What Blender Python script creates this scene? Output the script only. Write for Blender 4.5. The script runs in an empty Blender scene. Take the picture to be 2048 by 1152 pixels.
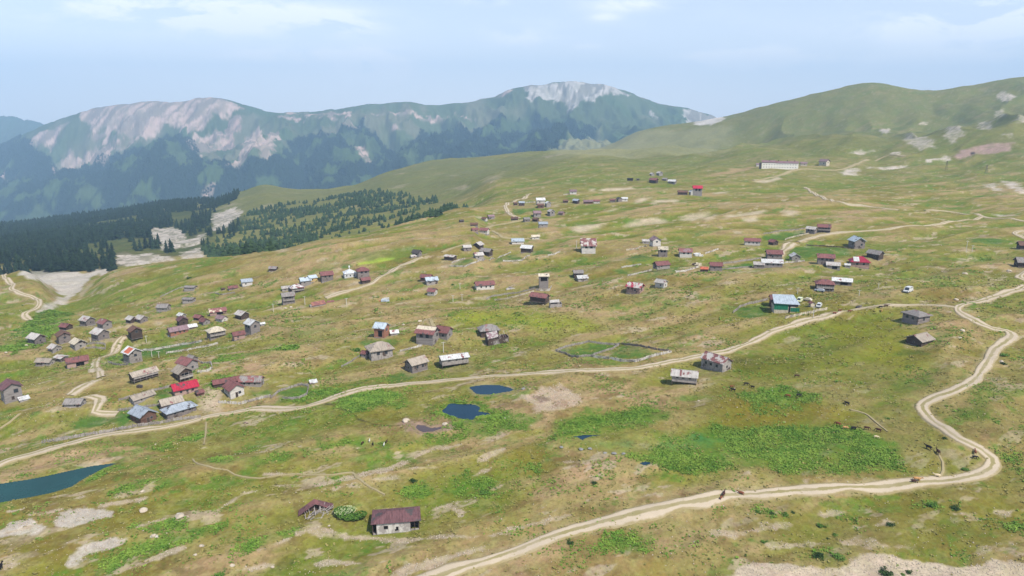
import bpy, math, random
import numpy as np
from mathutils import Vector, Matrix, Euler
R = math.radians
rng = np.random.default_rng(7)
np.seterr(over='ignore')
random.seed(7)
scene = bpy.context.scene
COL = scene.collection

# ------------------------------------------------------------------ camera
F, CX, CY, HOR = 1400.0, 1024.0, 576.0, 240.0
PITCH = math.atan((CY - HOR) / F)
cP, sP = math.cos(PITCH), math.sin(PITCH)
cd = bpy.data.cameras.new('camera'); cam = bpy.data.objects.new('camera', cd); COL.objects.link(cam)
cd.sensor_width = 36.0; cd.lens = 36.0 * F / 2048.0
cd.clip_start = 1.0; cd.clip_end = 60000.0
cam.location = (0, 0, 0); cam.rotation_euler = (math.pi / 2 - PITCH, 0, 0)
scene.camera = cam

def ray(x, y):
    """pixel of the photograph -> (a, t): tangents of azimuth and elevation"""
    u = (np.asarray(x, float) - CX) / F; v = (CY - np.asarray(y, float)) / F
    g = cP + v * sP
    return u / g, (-sP + v * cP) / g

# ------------------------------------------------------------------ noise
def _h(ix, iy, seed):
    n = ix * np.uint32(374761393) + iy * np.uint32(668265263) + np.uint32((seed * 1442695041) & 0xffffffff)
    n = (n ^ (n >> np.uint32(13))) * np.uint32(1274126177)
    return ((n ^ (n >> np.uint32(16))) & np.uint32(0xffff)).astype(np.float32) * np.float32(1 / 65535.0)
def vnoise(x, y, seed=0):
    x = np.asarray(x); y = np.asarray(y); fx0 = np.floor(x); fy0 = np.floor(y)
    fx = (x - fx0).astype(np.float32); fy = (y - fy0).astype(np.float32)
    ix = fx0.astype(np.int32).astype(np.uint32); iy = fy0.astype(np.int32).astype(np.uint32); o1 = np.uint32(1)
    fx = fx * fx * (3 - 2 * fx); fy = fy * fy * (3 - 2 * fy)
    a = _h(ix, iy, seed); b = _h(ix + o1, iy, seed); c = _h(ix, iy + o1, seed); d = _h(ix + o1, iy + o1, seed)
    return (a + (b - a) * fx) * (1 - fy) + (c + (d - c) * fx) * fy      # 0..1
def fbm(x, y, lam, seed=0, oct=4, gain=.5):
    s = 0; w = 0; amp = 1.0; k = 1.0 / lam
    for o in range(oct):
        cs, sn = math.cos(o * .9 + seed), math.sin(o * .9 + seed)
        s = s + amp * vnoise((x * cs - y * sn) * k + 17.3 * o, (x * sn + y * cs) * k - 9.1 * o, seed + o)
        w += amp; amp *= gain; k *= 2.03
    return s / w
def sstep(a, b, x):
    t = np.clip((x - a) / (b - a), 0, 1); return t * t * (3 - 2 * t)

# ------------------------------------------------------------------ terrain: crest and valley lines (x, y, distance)
def pl(y, H): return H * F / (y - HOR)
LINES = [
 [(-700,1500,100),(1024,1500,88),(2700,1500,86)],
 [(-700,1300,110),(1024,1300,103),(2700,1300,103)],
 [(-500,1000,152),(300,1000,149),(1000,1000,146),(1500,1000,144),(2400,1000,141)],
 [(-500,850,202),(300,850,190),(1000,850,184),(1500,850,180),(2400,850,172)],
 [(-500,720,305),(0,720,290),(300,720,268),(640,720,250),(1000,720,240),(1500,720,228),(2400,720,212)],
 [(-500,620,425),(0,620,405),(300,620,372),(640,620,345),(1000,620,325),(1500,620,285),(2400,620,255)],
 [(-500,552,560),(0,548,545),(45,540,540),(130,590,500),(230,541,545),(300,525,550),(400,512,552),(560,498,548),(640,478,565),(750,458,610),(850,437,660),(930,421,705),(1000,428,650),(1100,452,550),(1250,482,460),(1500,512,395),(1800,520,375),(2400,520,350)],
 [(-500,568,640),(0,562,640),(130,560,640),(300,540,650),(560,512,655),(750,470,705),(850,446,760),(930,427,800),(1000,408,790),(1100,405,740),(1250,412,660),(1500,425,590),(2400,430,540)],
 [(-500,530,820),(0,522,820),(300,512,840),(560,488,850),(700,462,880),(850,430,950),(930,405,980),(1000,368,980),(1200,352,1000),(1500,362,900),(1750,360,880),(2400,360,800)],
 [(-500,490,1350),(0,482,1350),(300,455,1350),(450,436,1350),(560,430,1300),(700,408,1330),(850,384,1350),(1000,343,1350),(1150,322,1280),(1300,335,1180),(1500,325,1120),(1700,312,1120),(1900,300,1100),(2400,290,1050)],
 [(-500,466,2100),(0,455,2100),(200,432,2100),(330,412,2000),(430,405,1950),(480,385,1900),(530,371,1900),(600,381,1900),(700,374,1900),(780,342,2000),(870,322,2100),(1000,314,2100),(1090,305,2100),(1200,301,1950),(1330,302,1600),(1420,298,1550),(1480,286,1550),(1600,264,1550),(1700,262,1500),(1800,268,1450),(1900,240,1400),(2048,215,1400),(2400,190,1400)],
 [(-500,560,2700),(0,530,2700),(500,455,2600),(900,372,2700),(1100,325,2600),(1200,306,2300),(1330,294,2000),(1450,288,1900),(1700,262,1850),(1850,258,1750),(2048,225,1700),(2400,200,1700)],
 [(-500,500,3300),(0,480,3300),(500,430,3200),(900,350,3200),(1100,312,3000),(1200,298,2750),(1220,291,2700),(1280,266,2700),(1370,250,2700),(1455,238,2600),(1550,213,2500),(1650,190,2450),(1750,174,2400),(1850,181,2350),(1950,169,2300),(2048,150,2300),(2400,120,2300)],
 [(-500,470,3900),(0,450,3900),(500,415,3900),(900,338,3700),(1100,305,3500),(1200,287,3400),(1300,275,3400),(1450,275,3400),(1750,260,3300),(2048,240,3300),(2400,230,3300)],
 [(-500,395,5000),(0,368,5000),(100,345,5000),(230,312,5000),(320,275,5150),(480,262,5300),(600,300,5000),(760,290,5000),(900,272,5000),(1000,256,5000),(1100,240,5000),(1200,250,4800),(1300,250,4800),(1450,250,4800),(2400,245,4800)],
 [(-500,380,5400),(0,352,5400),(100,342,5400),(230,318,5450),(320,277,5600),(480,250,5700),(600,265,5500),(760,255,5500),(900,248,5500),(1000,240,5500),(1100,236,5500),(1200,246,5300),(1300,246,5300),(1450,248,5300),(2400,245,5300)],
 [(-500,330,6500),(-100,305,6500),(0,288,6500),(50,264,6500),(100,243,6500),(150,226,6500),(200,210,6500),(300,200,6500),(360,199,6500),(400,191,6500),(450,197,6500),(500,210,6500),(560,222,6500),(620,221,6500),(700,212,6500),(780,200,6500),(860,205,6500),(930,203,6500),(1000,184,6500),(1030,172,6500),(1080,165,6500),(1130,160,6500),(1180,163,6500),(1210,167,6500),(1260,183,6500),(1330,208,6500),(1380,216,6500),(1420,226,6500),(1455,240,6500),(1600,265,6500),(2400,270,6500)],
 [(-500,400,8000),(400,300,8000),(1000,300,8000),(2400,300,8000)],
 [(-500,200,9500),(-200,205,9500),(0,226,9500),(50,234,9500),(90,244,9500),(160,258,9500),(400,290,9500),(2400,290,9500)],
 [(-500,260,11500),(2400,300,11500)],
]
def slopes(x, y):
    """monotone (pchip) slopes along axis 0"""
    h = np.diff(x, axis=0); d = np.diff(y, axis=0) / h
    m = np.zeros_like(y)
    w1 = 2 * h[1:] + h[:-1]; w2 = h[1:] + 2 * h[:-1]
    ok = d[1:] * d[:-1] > 0
    with np.errstate(divide='ignore', invalid='ignore'):
        m[1:-1] = np.where(ok, (w1 + w2) / (w1 / np.where(ok, d[:-1], 1) + w2 / np.where(ok, d[1:], 1)), 0)
    m[0] = d[0]; m[-1] = d[-1]
    return m
def pchip1(x, y, q):
    x = np.asarray(x, float); y = np.asarray(y, float); m = slopes(x, y)
    q = np.clip(q, x[0], x[-1]); i = np.clip(np.searchsorted(x, q) - 1, 0, len(x) - 2)
    h = x[i + 1] - x[i]; s = (q - x[i]) / h
    return ((1 + 2 * s) * (1 - s) ** 2 * y[i] + s * (1 - s) ** 2 * h * m[i] + s * s * (3 - 2 * s) * y[i + 1] + s * s * (s - 1) * h * m[i + 1])

NC = 1400
A = np.linspace(-1.02, 1.02, NC); DA = A[1] - A[0]
rows = [88.0]
while rows[-1] < 11000:
    Y = rows[-1]; rows.append(Y + min(Y * Y * 1.35e-5, Y * .0045))
YR = np.array(rows); NR = len(YR)
KY, KT = [], []
for L in LINES:
    L = np.array(L, float); a, t = ray(L[:, 0], L[:, 1])
    KY.append(pchip1(a, L[:, 2], A)); KT.append(pchip1(a, t, A))
KY = np.array(KY); KT = np.array(KT)
KW = -1.0 / KY                                     # increasing
M = slopes(KW, KT)
W = (-1.0 / YR)[:, None]
T = np.zeros((NR, NC))
for k in range(len(KW) - 1):
    x0, x1 = KW[k][None], KW[k + 1][None]; h = x1 - x0; s = (W - x0) / h
    v = ((1 + 2 * s) * (1 - s) ** 2 * KT[k] + s * (1 - s) ** 2 * h * M[k] + s * s * (3 - 2 * s) * KT[k + 1] + s * s * (s - 1) * h * M[k + 1])
    T = np.where((s >= 0) & (s < 1) if k else s < 1, np.where(s < 0, KT[0] + M[0] * (W - x0), v), T)
T = np.where(W >= KW[-1][None], KT[-1][None], T)
GY = np.repeat(YR[:, None], NC, 1); GX = GY * A[None]
GZ = T * GY
# relief
def relief():
    X, Y = GX, GY
    c, s = math.cos(.45), math.sin(.45)            # terraces run along this direction
    U, V = X * c + Y * s, -X * s + Y * c
    near = 1 - sstep(900, 2200, Y)
    z = 0
    global RL
    n0 = fbm(U * .5, V, 75, 1, 2); z = z + (n0 - .5) * 12.5 * near * sstep(90, 200, Y)
    n = 1 - 2 * np.abs(fbm(U * .38, V * 1.1, 26, 5, 2) - .5); z = z + (n - .75) * 4.6 * near * sstep(80, 150, Y)
    n3 = fbm(U * .6, V, 9, 8, 3); z = z + (n3 - .5) * 1.3 * near
    RL = (n0 - .5) * .9 + (n - .75) * .9 + (n3 - .5) * .5
    z = z + (fbm(X, Y, 2.4, 11, 3) - .5) * .30 * (1 - sstep(260, 600, Y))
    # hills
    hill = sstep(700, 1500, Y) * (1 - sstep(2600, 3000, Y))
    z = z + (fbm(X, Y, 330, 21, 5, .5) - .5) * 46 * hill * sstep(0, 400, X + 300)
    z = z - np.abs(fbm(X - .4 * Y, Y * .45, 260, 24, 4, .5) - .5) * 125 * hill * sstep(200, 600, X) * (1 - sstep(1900, 2300, Y))
    z = z + (fbm(X, Y, 130, 22, 5, .5) - .5) * 20 * hill * (1 - .6 * sstep(2000, 2300, Y))
    # mountains: gullies running down the slope
    mt = sstep(2900, 3900, Y); env = 1 - .85 * np.exp(-((Y - 6500) / 420.) ** 2)
    r = 1 - 2 * np.abs(fbm(X + 60 * vnoise(X / 300, Y / 300, 40), Y * .30, 620, 31, 4, .55) - .5)
    z = z + (r - 1.) * 300 * mt * env
    r2 = 1 - 2 * np.abs(fbm(X + .3 * Y, Y * .35, 210, 35, 5, .55) - .5)
    z = z + (r2 - 1.) * 165 * mt * env
    z = z + (fbm(X, Y * .6, 90, 37, 5, .62) - .68) * 62 * mt * (env + .05)
    return z
GZ = GZ + relief()
TG = GZ / GY

def hgt(x, y):
    x = np.asarray(x, float); y = np.asarray(y, float)
    y = np.maximum(y, YR[0] + 1e-3)
    i = np.clip(np.searchsorted(YR, y) - 1, 0, NR - 2); fy = (y - YR[i]) / (YR[i + 1] - YR[i])
    c = np.clip((x / y - A[0]) / DA, 0, NC - 1.001); j = c.astype(int); fx = c - j
    return (GZ[i, j] * (1 - fx) + GZ[i, j + 1] * fx) * (1 - fy) + (GZ[i + 1, j] * (1 - fx) + GZ[i + 1, j + 1] * fx) * fy
def hit(x, y, ymax=1e9):
    """pixel -> point of the ground"""
    a, t = ray(x, y); a = float(a); t = float(t)
    c = min(max((a - A[0]) / DA, 0), NC - 1.001); j = int(c); fx = c - j
    col = TG[:, j] * (1 - fx) + TG[:, j + 1] * fx
    w = np.nonzero(col >= t)[0]
    if len(w) == 0: i = int(np.argmax(col)); return (a * YR[i], YR[i], col[i] * YR[i])
    i = int(w[0])
    if i == 0: return (a * YR[0], YR[0], t * YR[0])
    f = (t - col[i - 1]) / (col[i] - col[i - 1])
    Y = 1 / ((1 - f) / YR[i - 1] + f / YR[i])
    return (a * Y, Y, t * Y)
def hits(P): return np.array([hit(x, y) for x, y in P])
def Z(z, o, s): return [(o[0] + x / s, o[1] + y / s) for x, y in z]       # coordinates read off an enlarged detail

def subset(P, m):
    y0, y1 = P[:, 1].min() - m, P[:, 1].max() + m
    i0, i1 = max(0, np.searchsorted(YR, y0) - 1), min(NR, np.searchsorted(YR, y1) + 1)
    yy = np.maximum(P[:, 1], 60)
    amn = ((P[:, 0] - m) / np.where(P[:, 0] - m < 0, np.maximum(yy - m, 60), yy + m)).min(); amx = ((P[:, 0] + m) / np.where(P[:, 0] + m > 0, np.maximum(yy - m, 60), yy + m)).max()
    j0, j1 = max(0, int((amn - A[0]) / DA) - 1), min(NC, int((amx - A[0]) / DA) + 2)
    return slice(i0, max(i1, i0 + 1)), slice(j0, max(j1, j0 + 1))
def seg_dist(X, Y, P, closed):
    d = np.full(X.shape, 1e9)
    Q = list(zip(P, np.roll(P, -1, 0))) if closed else list(zip(P[:-1], P[1:]))
    for p, q in Q:
        dx, dy = q[0] - p[0], q[1] - p[1]; l2 = dx * dx + dy * dy + 1e-9
        s = np.clip(((X - p[0]) * dx + (Y - p[1]) * dy) / l2, 0, 1)
        d = np.minimum(d, (X - p[0] - s * dx) ** 2 + (Y - p[1] - s * dy) ** 2)
    return np.sqrt(d)
def inside(X, Y, P):
    c = np.zeros(X.shape, bool)
    for p, q in zip(P, np.roll(P, -1, 0)):
        if p[1] == q[1]: continue
        c ^= ((Y < p[1]) != (Y < q[1])) & (X < (q[0] - p[0]) * (Y - p[1]) / (q[1] - p[1]) + p[0])
    return c
def sdf(X, Y, P):
    d = seg_dist(X, Y, P, True); return np.where(inside(X, Y, P), d, -d)
def strip(P, th):
    """polyline in pixels with a height in pixels -> outline"""
    P = [tuple(p) for p in P]; n = len(P)
    up, dn = [], []
    for i, (x, y) in enumerate(P):
        e = .25 if i in (0, n - 1) else 1
        up.append((x, y - th / 2 * e)); dn.append((x, y + th / 2 * e))
    return up + dn[::-1]
def catmull(P, step):
    P = np.array(P, float); P = np.vstack([2 * P[0] - P[1], P, 2 * P[-1] - P[-2]]); out = []
    for i in range(1, len(P) - 2):
        n = max(1, int(np.linalg.norm(P[i + 1][:2] - P[i][:2]) / step))
        for k in range(n):
            t = k / n
            out.append(.5 * (2 * P[i] + (P[i + 1] - P[i - 1]) * t + (2 * P[i - 1] - 5 * P[i] + 4 * P[i + 1] - P[i + 2]) * t * t + (3 * P[i] - P[i - 1] - 3 * P[i + 1] + P[i + 2]) * t ** 3))
    out.append(P[-2]); return np.array(out)

# ------------------------------------------------------------------ ponds: level water, banks cut into the ground
LAKE = Z([(-500,640),(-500,530),(0,500),(200,470),(330,445),(520,405),(640,380),(760,362),(800,362),(700,405),(560,480),(490,520),(360,565),(200,598),(0,632)], (0, 820), 3.413)
POND_A = [(939,776),(945,772),(960,770),(985,770),(1005,771),(1022,775),(1030,780),(1020,784),(1000,787),(975,789),(955,788),(945,784)]
POND_B = [(881,822),(892,814),(902,806),(925,809),(950,809),(962,815),(958,822),(975,825),(985,830),(955,834),(944,839),(925,838),(903,832),(890,827)]
POND_C = [(828,854),(836,848),(850,851),(862,855),(880,853),(888,850),(880,858),(866,863),(848,865),(834,861)]
POND_D = [(1136,874),(1155,873),(1168,869),(1190,869),(1208,870),(1180,873),(1168,877),(1164,881),(1156,876)]
POND_E = [(1275,925),(1290,922),(1303,924),(1300,928),(1285,930)]
PONDS = []
def pond(P, depth=.9, bank=14.):
    H = hits(P); lev = float(np.percentile(H[:, 2], 35))
    a, t = ray([p[0] for p in P], [p[1] for p in P]); Yp = lev / t
    W_ = np.stack([a * Yp, Yp], 1); W_ = catmull(np.vstack([W_, W_[:1]]), 1.6)[:-1] if bank < 10 else catmull(np.vstack([W_, W_[:1]]), 4.)[:-1]
    W_ = W_ + .9 * (np.stack([vnoise(W_[:, 0] / 2.2, W_[:, 1] / 2.2, 91), vnoise(W_[:, 0] / 2.2, W_[:, 1] / 2.2, 92)], 1) - .5)
    si, sj = subset(W_, bank + 2); X, Yg = GX[si, sj], GY[si, sj]
    d = sdf(X, Yg, W_); z = GZ[si, sj]
    out = lev + .12 + .16 * np.maximum(-d, 0) ** .8 + (fbm(X, Yg, 3, 77, 2) - .5) * .15
    zo = out + (z - out) * sstep(1., bank, -d)
    GZ[si, sj] = np.where(d > 0, lev - depth * sstep(0, 2.5, d) - .05, zo)
    TG[si, sj] = GZ[si, sj] / GY[si, sj]
    PONDS.append((W_, lev))
    return W_, lev
for P, b in ((LAKE, 12), (POND_A, 5), (POND_B, 6), (POND_C, 5), (POND_D, 6), (POND_E, 3)): pond(P, bank=b)
# ------------------------------------------------------------------ table of the village houses
# x, lowest pixel, width in pixels, length/width, turn, wall height/width, roof, wall, flags, label, extras
H_ = [
 # far left hamlet
 (75,690,33,1.1,120,.40,'pale','wood','', 'grey-roofed wooden hut standing alone at the far left of the village', {}),
 (133,661,25,1.2,128,.30,'rust','dwood','', 'low rust-roofed hut highest in the leftmost group, below the pale scree gully', {}),
 (176,652,29,1.1,122,.38,'pale','wood','', 'small pale-roofed wooden hut just above the hut with rust patches, left of a grassy slope', {}),
 (211,661,28,1.1,118,.50,'grey','stone','', 'grey stone hut with rust patches on its roof, touching the larger pale-roofed hut below', dict(rc2='rust', amt=.5)),
 (202,681,34,1.1,118,.40,'pale','wood','', 'larger pale-roofed wooden hut right below the rust-patched grey hut', {}),
 (129,687,26,1.0,100,.50,'brown','wood','', 'hut with dark brown roof and pale grey front wall, middle of the far left row', {}),
 (158,700,29,1.0,112,.42,'cream','oldwood','G', 'hut with whitish roof and dark eaves beside a long plank fence', {}),
 (111,706,25,1.0,116,.36,'pale','oldwood','', 'small pale hut in front of the brown-roofed one, left of the whitish-roofed hut', {}),
 (92,733,36,1.8,140,.30,'tan','oldwood','w', 'long weathered hut with a whitewashed left end, lowest of the far left group', {}),
 (124,724,26,1.2,122,.30,'pale','wood','', 'grey hut joined behind the weathered long hut and left of the rust-roofed one', dict(rp=.3)),
 (156,734,41,1.9,4,.40,'rust','pink','D', 'broad rust-roofed shed with pinkish walls and an open black bay, left of the village lane', dict(name='farm_shed', cat='shed')),
 (273,685,27,1.0,104,.62,'brown','dwood','s', 'dark weathered two-level hut with sagging brown roof, just right of the lane top', {}),
 (264,647,22,1.1,120,.36,'pale','dwood','', 'left one of two touching grey huts alone on the upper slope', {}),
 (284,647,24,1.1,122,.38,'pale','wood','', 'right one of two touching grey huts alone on the upper slope', {}),
 (328,624,28,1.3,150,.36,'grey','oldwood','', 'grey hut on the open slope with a pale dirt track leading to it', {}),
 (267,727,36,1.0,115,.55,'white','oldwood','', 'tall hut with white tin roof and one orange roof panel, above the green plot', dict(panel=[(.12,.72,.12,.92,'orange')])),
 (289,764,56,2.5,22,.42,'tan','dwood','DsB', 'long open-fronted barn on posts with a weathered tan roof, above the low barn', dict(name='barn', cat='barn')),
 (286,808,50,2.3,26,.30,'tan','oldwood','', 'low long barn with sandy grey roof beside a pale green garden', dict(name='barn', cat='barn')),
 (289,850,50,1.3,116,.38,'blue','brown','d', 'barn with shiny blue-grey metal roof and brown plank gable beside the dirt road', dict(name='barn', cat='barn')),
 (152,817,41,1.4,150,.26,'grey','oldwood','', 'collapsing grey hut with broken boards beside the bend of the narrow track', dict(name='ruined_hut', rp=.5)),
 (26,805,38,1.0,100,.66,'maroon','stone','dwf', 'tall stone house with maroon roof at the left edge of the photo', dict(name='stone_house', cat='house')),
 (49,803,19,1.6,10,.20,'white','plaster','', 'small white lean-to against the stone house at the left edge', dict(name='lean_to', typ='shed', cat='shed')),
 # lower left cluster
 (371,792,52,1.6,12,.36,'red','pink','w', 'house with bright red metal roof, the brightest roof of the lower left cluster', dict(name='house', cat='house', rp=.55)),
 (400,793,18,1.2,20,.40,'rust','brown','', 'small brown annex at the right end of the bright red roof', dict(name='annex', cat='shed')),
 (344,822,46,1.6,14,.42,'tan','pink','', 'house with sandy grey roof and pink brick wall, between red roof and blue-grey hip roof', dict(name='house', cat='house')),
 (360,836,68,2.0,20,.36,'blue','wood','vw', 'wide grey plank house with bluish hipped metal roof facing the dirt road', dict(name='house', cat='house', typ='hip', rp=.5)),
 (367,765,38,1.0,114,.50,'tan','dwood','b', 'hut with open wooden balcony in its gable, just above the bright red roof', {}),
 (377,746,42,1.2,124,.44,'rust','stone','', 'rust-roofed stone house behind the hut with the gable balcony', dict(name='stone_house', cat='house')),
 (385,728,24,1.1,120,.40,'grey','wood','', 'small grey roof peeping out behind the rust-roofed stone house', {}),
 (454,774,56,3.2,8,.40,'rust','dwood','w', 'long dark rust-roofed barn at the back of the farmyard', dict(name='barn', cat='barn')),
 (505,776,50,1.9,158,.36,'grey','oldwood','dw', 'long grey-roofed house with whitish walls at the right side of the farmyard', dict(name='house', cat='house', rc2='rust', amt=.3)),
 (470,798,40,1.1,110,.46,'rust','plaster','dw', 'farmhouse with rust roof and white front gable in the farmyard', dict(name='house', cat='house')),
 # upper middle left
 (433,678,37,1.4,16,.50,'cream','wood','Bw', 'pale-roofed hut with a dark open gallery, alone above the long green plot', dict(typ='hip')),
 (478,680,26,1.4,14,.44,'rust','pink','', 'rust-roofed pink-walled shed attached left of the tall grey block house', dict(name='shed', cat='shed')),
 (506,669,31,1.0,122,.66,'white','stone','', 'tall grey block house with whitish roof above a grassy knoll', dict(name='house', cat='house')),
 (525,652,11,1.3,20,.4,'white','oldwood','', 'tiny white-roofed shed right of the tall grey block house', dict(name='shed', cat='shed')),
 (485,640,28,1.1,124,.36,'pale','dwood','', 'grey hut with wide pale roof and black gable at the cluster right end', {}),
 (436,631,34,2.0,6,.36,'cream','pink','D', 'broad hut with blotchy cream and rust roof, topmost of its cluster', dict(rc2='rust', amt=.5)),
 (444,645,24,1.3,130,.34,'lilac','plaster','', 'brownish-roofed hut with white front, right below the blotchy cream roof', {}),
 (398,642,21,1.3,130,.34,'rust','dwood','', 'upper of two small rust-roofed huts left of the blotchy cream roof', {}),
 (410,651,22,1.2,116,.36,'rust','stone','', 'lower of two small rust-roofed huts left of the blotchy cream roof', {}),
 (364,638,18,1.1,122,.36,'white','oldwood','', 'small white-roofed hut behind a rust-gabled one in the upper left cluster', {}),
 (366,652,22,1.0,104,.44,'maroon','dwood','', 'small rust-gabled hut between the white-roofed hut and the long brown-roofed house', {}),
 (357,672,40,1.9,16,.40,'lilac','brick','w', 'long brown-roofed house with brick front and a blue tarp at its left end', dict(name='house', cat='house')),
 (384,659,22,2.0,10,.24,'white','wood','', 'pale tin lean-to at the right end of the long brown-roofed house', dict(name='lean_to', typ='shed', cat='shed')),
 (382,583,26,1.4,150,.30,'grey','oldwood','', 'flat grey-roofed hut, upper of two alone on the upper left slope', dict(rp=.2)),
 (379,607,27,1.4,150,.34,'grey','oldwood','', 'flat grey-roofed hut, lower of two alone on the upper left slope', dict(rp=.22)),
 (466,580,20,1.8,12,.28,'rust','wood','', 'low rust-roofed shed left of the blue-grey roof high on the left slope', dict(name='shed', cat='shed')),
 (446,581,8,1.2,20,.4,'dwood','dwood','', 'tiny dark brown hut at the left end of a small fenced plot', {}),
 (494,573,23,1.4,10,.46,'blue','plaster','', 'blue-grey-roofed white hut high on the left slope', {}),
 (577,608,27,1.4,8,.66,'grey','wood','B', 'two-storey grey hut with dark gallery, lowest of the middle left hamlet', dict(name='house', cat='house')),
 (547,543,19,1.4,155,.34,'grey','dwood','', 'lone small dark hut near the crest of the near hills', {}),
 (572,583,18,1.5,8,.40,'pale','oldwood','', 'little pale hut at the left end of the middle left hamlet', {}),
 (594,586,30,1.4,14,.42,'white','dwood','B', 'hut with patched white and rust roof and dark veranda in the middle left hamlet', dict(typ='hip', rc2='rust', amt=.45)),
 (611,574,24,1.3,14,.40,'tin','oldwood','', 'pale tin-roofed hut behind the dark veranda hut', {}),
 (625,567,20,1.2,24,.46,'tin','ochre','', 'tin-roofed hut with ochre wall at the right end of the middle left hamlet', {}),
 (654,564,27,1.4,10,.56,'rust','wood','w', 'two-storey house with maroon roof left of the white mosque', dict(name='house', cat='house')),
 (726,557,28,1.3,12,.62,'rust','wood','w', 'two-storey grey house with rust hipped roof right of the white mosque', dict(name='house', cat='house', typ='hip')),
 (731,568,22,1.4,20,.40,'rust','dwood','', 'rust-roofed annex below the two-storey house beside the mosque', dict(name='annex', cat='shed')),
 (834,515,21,1.2,150,.50,'dark','stone','', 'dark-roofed hut at the upper end of the curving dirt track', {}),
 (827,516,12,1.4,10,.30,'pale','oldwood','', 'little pale shed in front of the dark-roofed hut at the track end', dict(name='shed', cat='shed')),
 (853,564,26,1.4,160,.40,'rust','dwood','', 'rust-roofed hut behind the white tin-roofed one in mid slope', {}),
 (863,571,28,1.5,14,.44,'tin','oldwood','', 'white tin-roofed hut joined in front of a rust-roofed one in mid slope', {}),
 (865,592,22,1.1,152,.42,'rust','plaster','', 'small rust-roofed hut with whitish gable below the white tin-roofed hut', {}),
 # centre
 (764,677,33,1.0,152,.62,'tin','brick','D', 'tall hut with shiny blue-white tin roof and red-brown gable, centre left', {}),
 (789,671,18,1.6,8,.26,'white','oldwood','', 'white-roofed lean-to right of the hut with red-brown gable', dict(name='lean_to', typ='shed', cat='shed')),
 (760,721,56,1.3,16,.44,'tan','oldwood','vw', 'big grey house with hipped shingle roof and a dark doorway, centre left', dict(name='house', cat='house', typ='hip', rp=.6)),
 (731,717,18,1.0,150,.5,'rust','stone','', 'rust-roofed annex at the left end of the big grey hipped house', dict(name='annex', cat='shed')),
 (856,693,50,1.2,154,.56,'rust','stone','dG', 'house with rust roof and a cream strip along its ridge, centre of the village', dict(name='house', cat='house', panel=[(.02,.98,.52,.98,'cream')])),
 (888,681,38,1.1,152,.44,'rust','stone','', 'rust-roofed grey hut behind the house with the cream roof strip', {}),
 (977,676,45,1.4,14,.40,'grey','dwood','D', 'wooden house with grey hipped shingle roof behind the roofless ruin', dict(name='house', cat='house', typ='hip', rp=.6)),
 (833,747,49,1.4,34,.44,'tan','wood','Gw', 'grey hut with sandy shingle roof, left of the long white-roofed barn', dict(over=.09)),
 (908,736,64,2.5,17,.46,'white','oldwood','svw', 'long grey plank barn on posts with bright white tin roof above the two ponds', dict(name='barn', cat='barn', rp=.35)),
 (1079,611,42,2.0,154,.52,'rust','dwood','sw', 'rust-roofed barn with grey right gable above the yellow-green meadow', dict(name='barn', cat='barn')),
 (969,581,43,2.2,14,.42,'rust','plaster','w', 'long rust-roofed house with pale bluish walls and stacked boards beside it', dict(name='house', cat='house')),
 (1156,557,22,1.3,10,.52,'grey','dwood','', 'grey-roofed hut behind a white tin-roofed one, alone in the centre right', {}),
 (1164,564,25,1.5,18,.36,'white','oldwood','', 'low white tin-roofed hut in front of a grey-roofed one, centre right', {}),
 (1087,578,21,1.0,4,.95,'cream','stone','w', 'narrow two-storey house with cream roof above a white picket yard', dict(name='house', cat='house', rp=.3)),
 (1176,508,32,1.2,6,.52,'rust','plaster','w', 'tall house with blotchy rust roof, white wall and dark left side, alone upslope', dict(name='house', cat='house', rp=.95, rc2='pale', amt=.3)),
 (901,522,27,1.4,150,.36,'pale','dwood','', 'flat pale-roofed hut left of the fenced green plots', dict(rp=.24)),
 (934,503,19,1.3,14,.46,'pale','wood','', 'pale-roofed hut left of the black-gabled hut in the upper centre', {}),
 (957,499,22,1.1,60,.40,'pale','dwood','G', 'hut with black open gable, topmost of the upper centre cluster', {}),
 (973,513,27,1.4,150,.44,'grey','dwood','', 'broad grey hut right above the pale hut in the upper centre cluster', {}),
 (957,520,22,1.2,20,.44,'pale','oldwood','', 'pale hut lowest of the upper centre cluster beside the picket fence', {}),
 (1035,489,27,1.8,8,.34,'tin','plaster','', 'wide white tin-roofed hut right of the upper centre cluster', {}),
 (1054,506,27,1.5,160,.44,'white','dwood','', 'white-roofed dark-fronted hut above the small green plot', {}),
 (1071,480,17,1.6,6,.44,'cream','plaster','', 'small cream-roofed white hut beside the upper track', {}),
 (950,465,14,1.5,8,.46,'rust','pink','', 'small rust-roofed shed joined left of the larger rust-roofed house uphill', dict(name='shed', cat='shed')),
 (969,469,21,1.4,156,.46,'rust','plaster','', 'rust-roofed house with white wall uphill of the upper centre cluster', dict(name='house', cat='house')),
 (948,452,16,2.0,6,.30,'brown','dwood','', 'low brown shed left of the track on the upper slope', dict(name='shed', cat='shed')),
 (923,445,10,1.4,20,.4,'dark','dwood','', 'tiny dark hut leftmost on the upper slope', {}),
 (969,443,13,1.2,150,.46,'brown','plaster','', 'brown-roofed hut left of a pinkish-grey one high upslope', {}),
 (982,439,15,1.4,20,.46,'lilac','oldwood','', 'pinkish-grey hut right of a brown-roofed one high upslope', {}),
 (1029,441,15,1.7,6,.34,'brown','dwood','', 'low brown hut where the pale looping track ends', {}),
 # far village
 (1053,444,15,1.3,20,.40,'grey','wood','', 'small grey hut at the lower left of the distant hamlet', {}),
 (1071,444,14,1.3,150,.44,'brown','dwood','', 'brown hut beside a heap of yellow boards in the distant hamlet', {}),
 (1074,435,17,1.2,10,.50,'lilac','stone','', 'pinkish-roofed house above the heap of yellow boards in the distant hamlet', dict(name='house', cat='house')),
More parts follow.
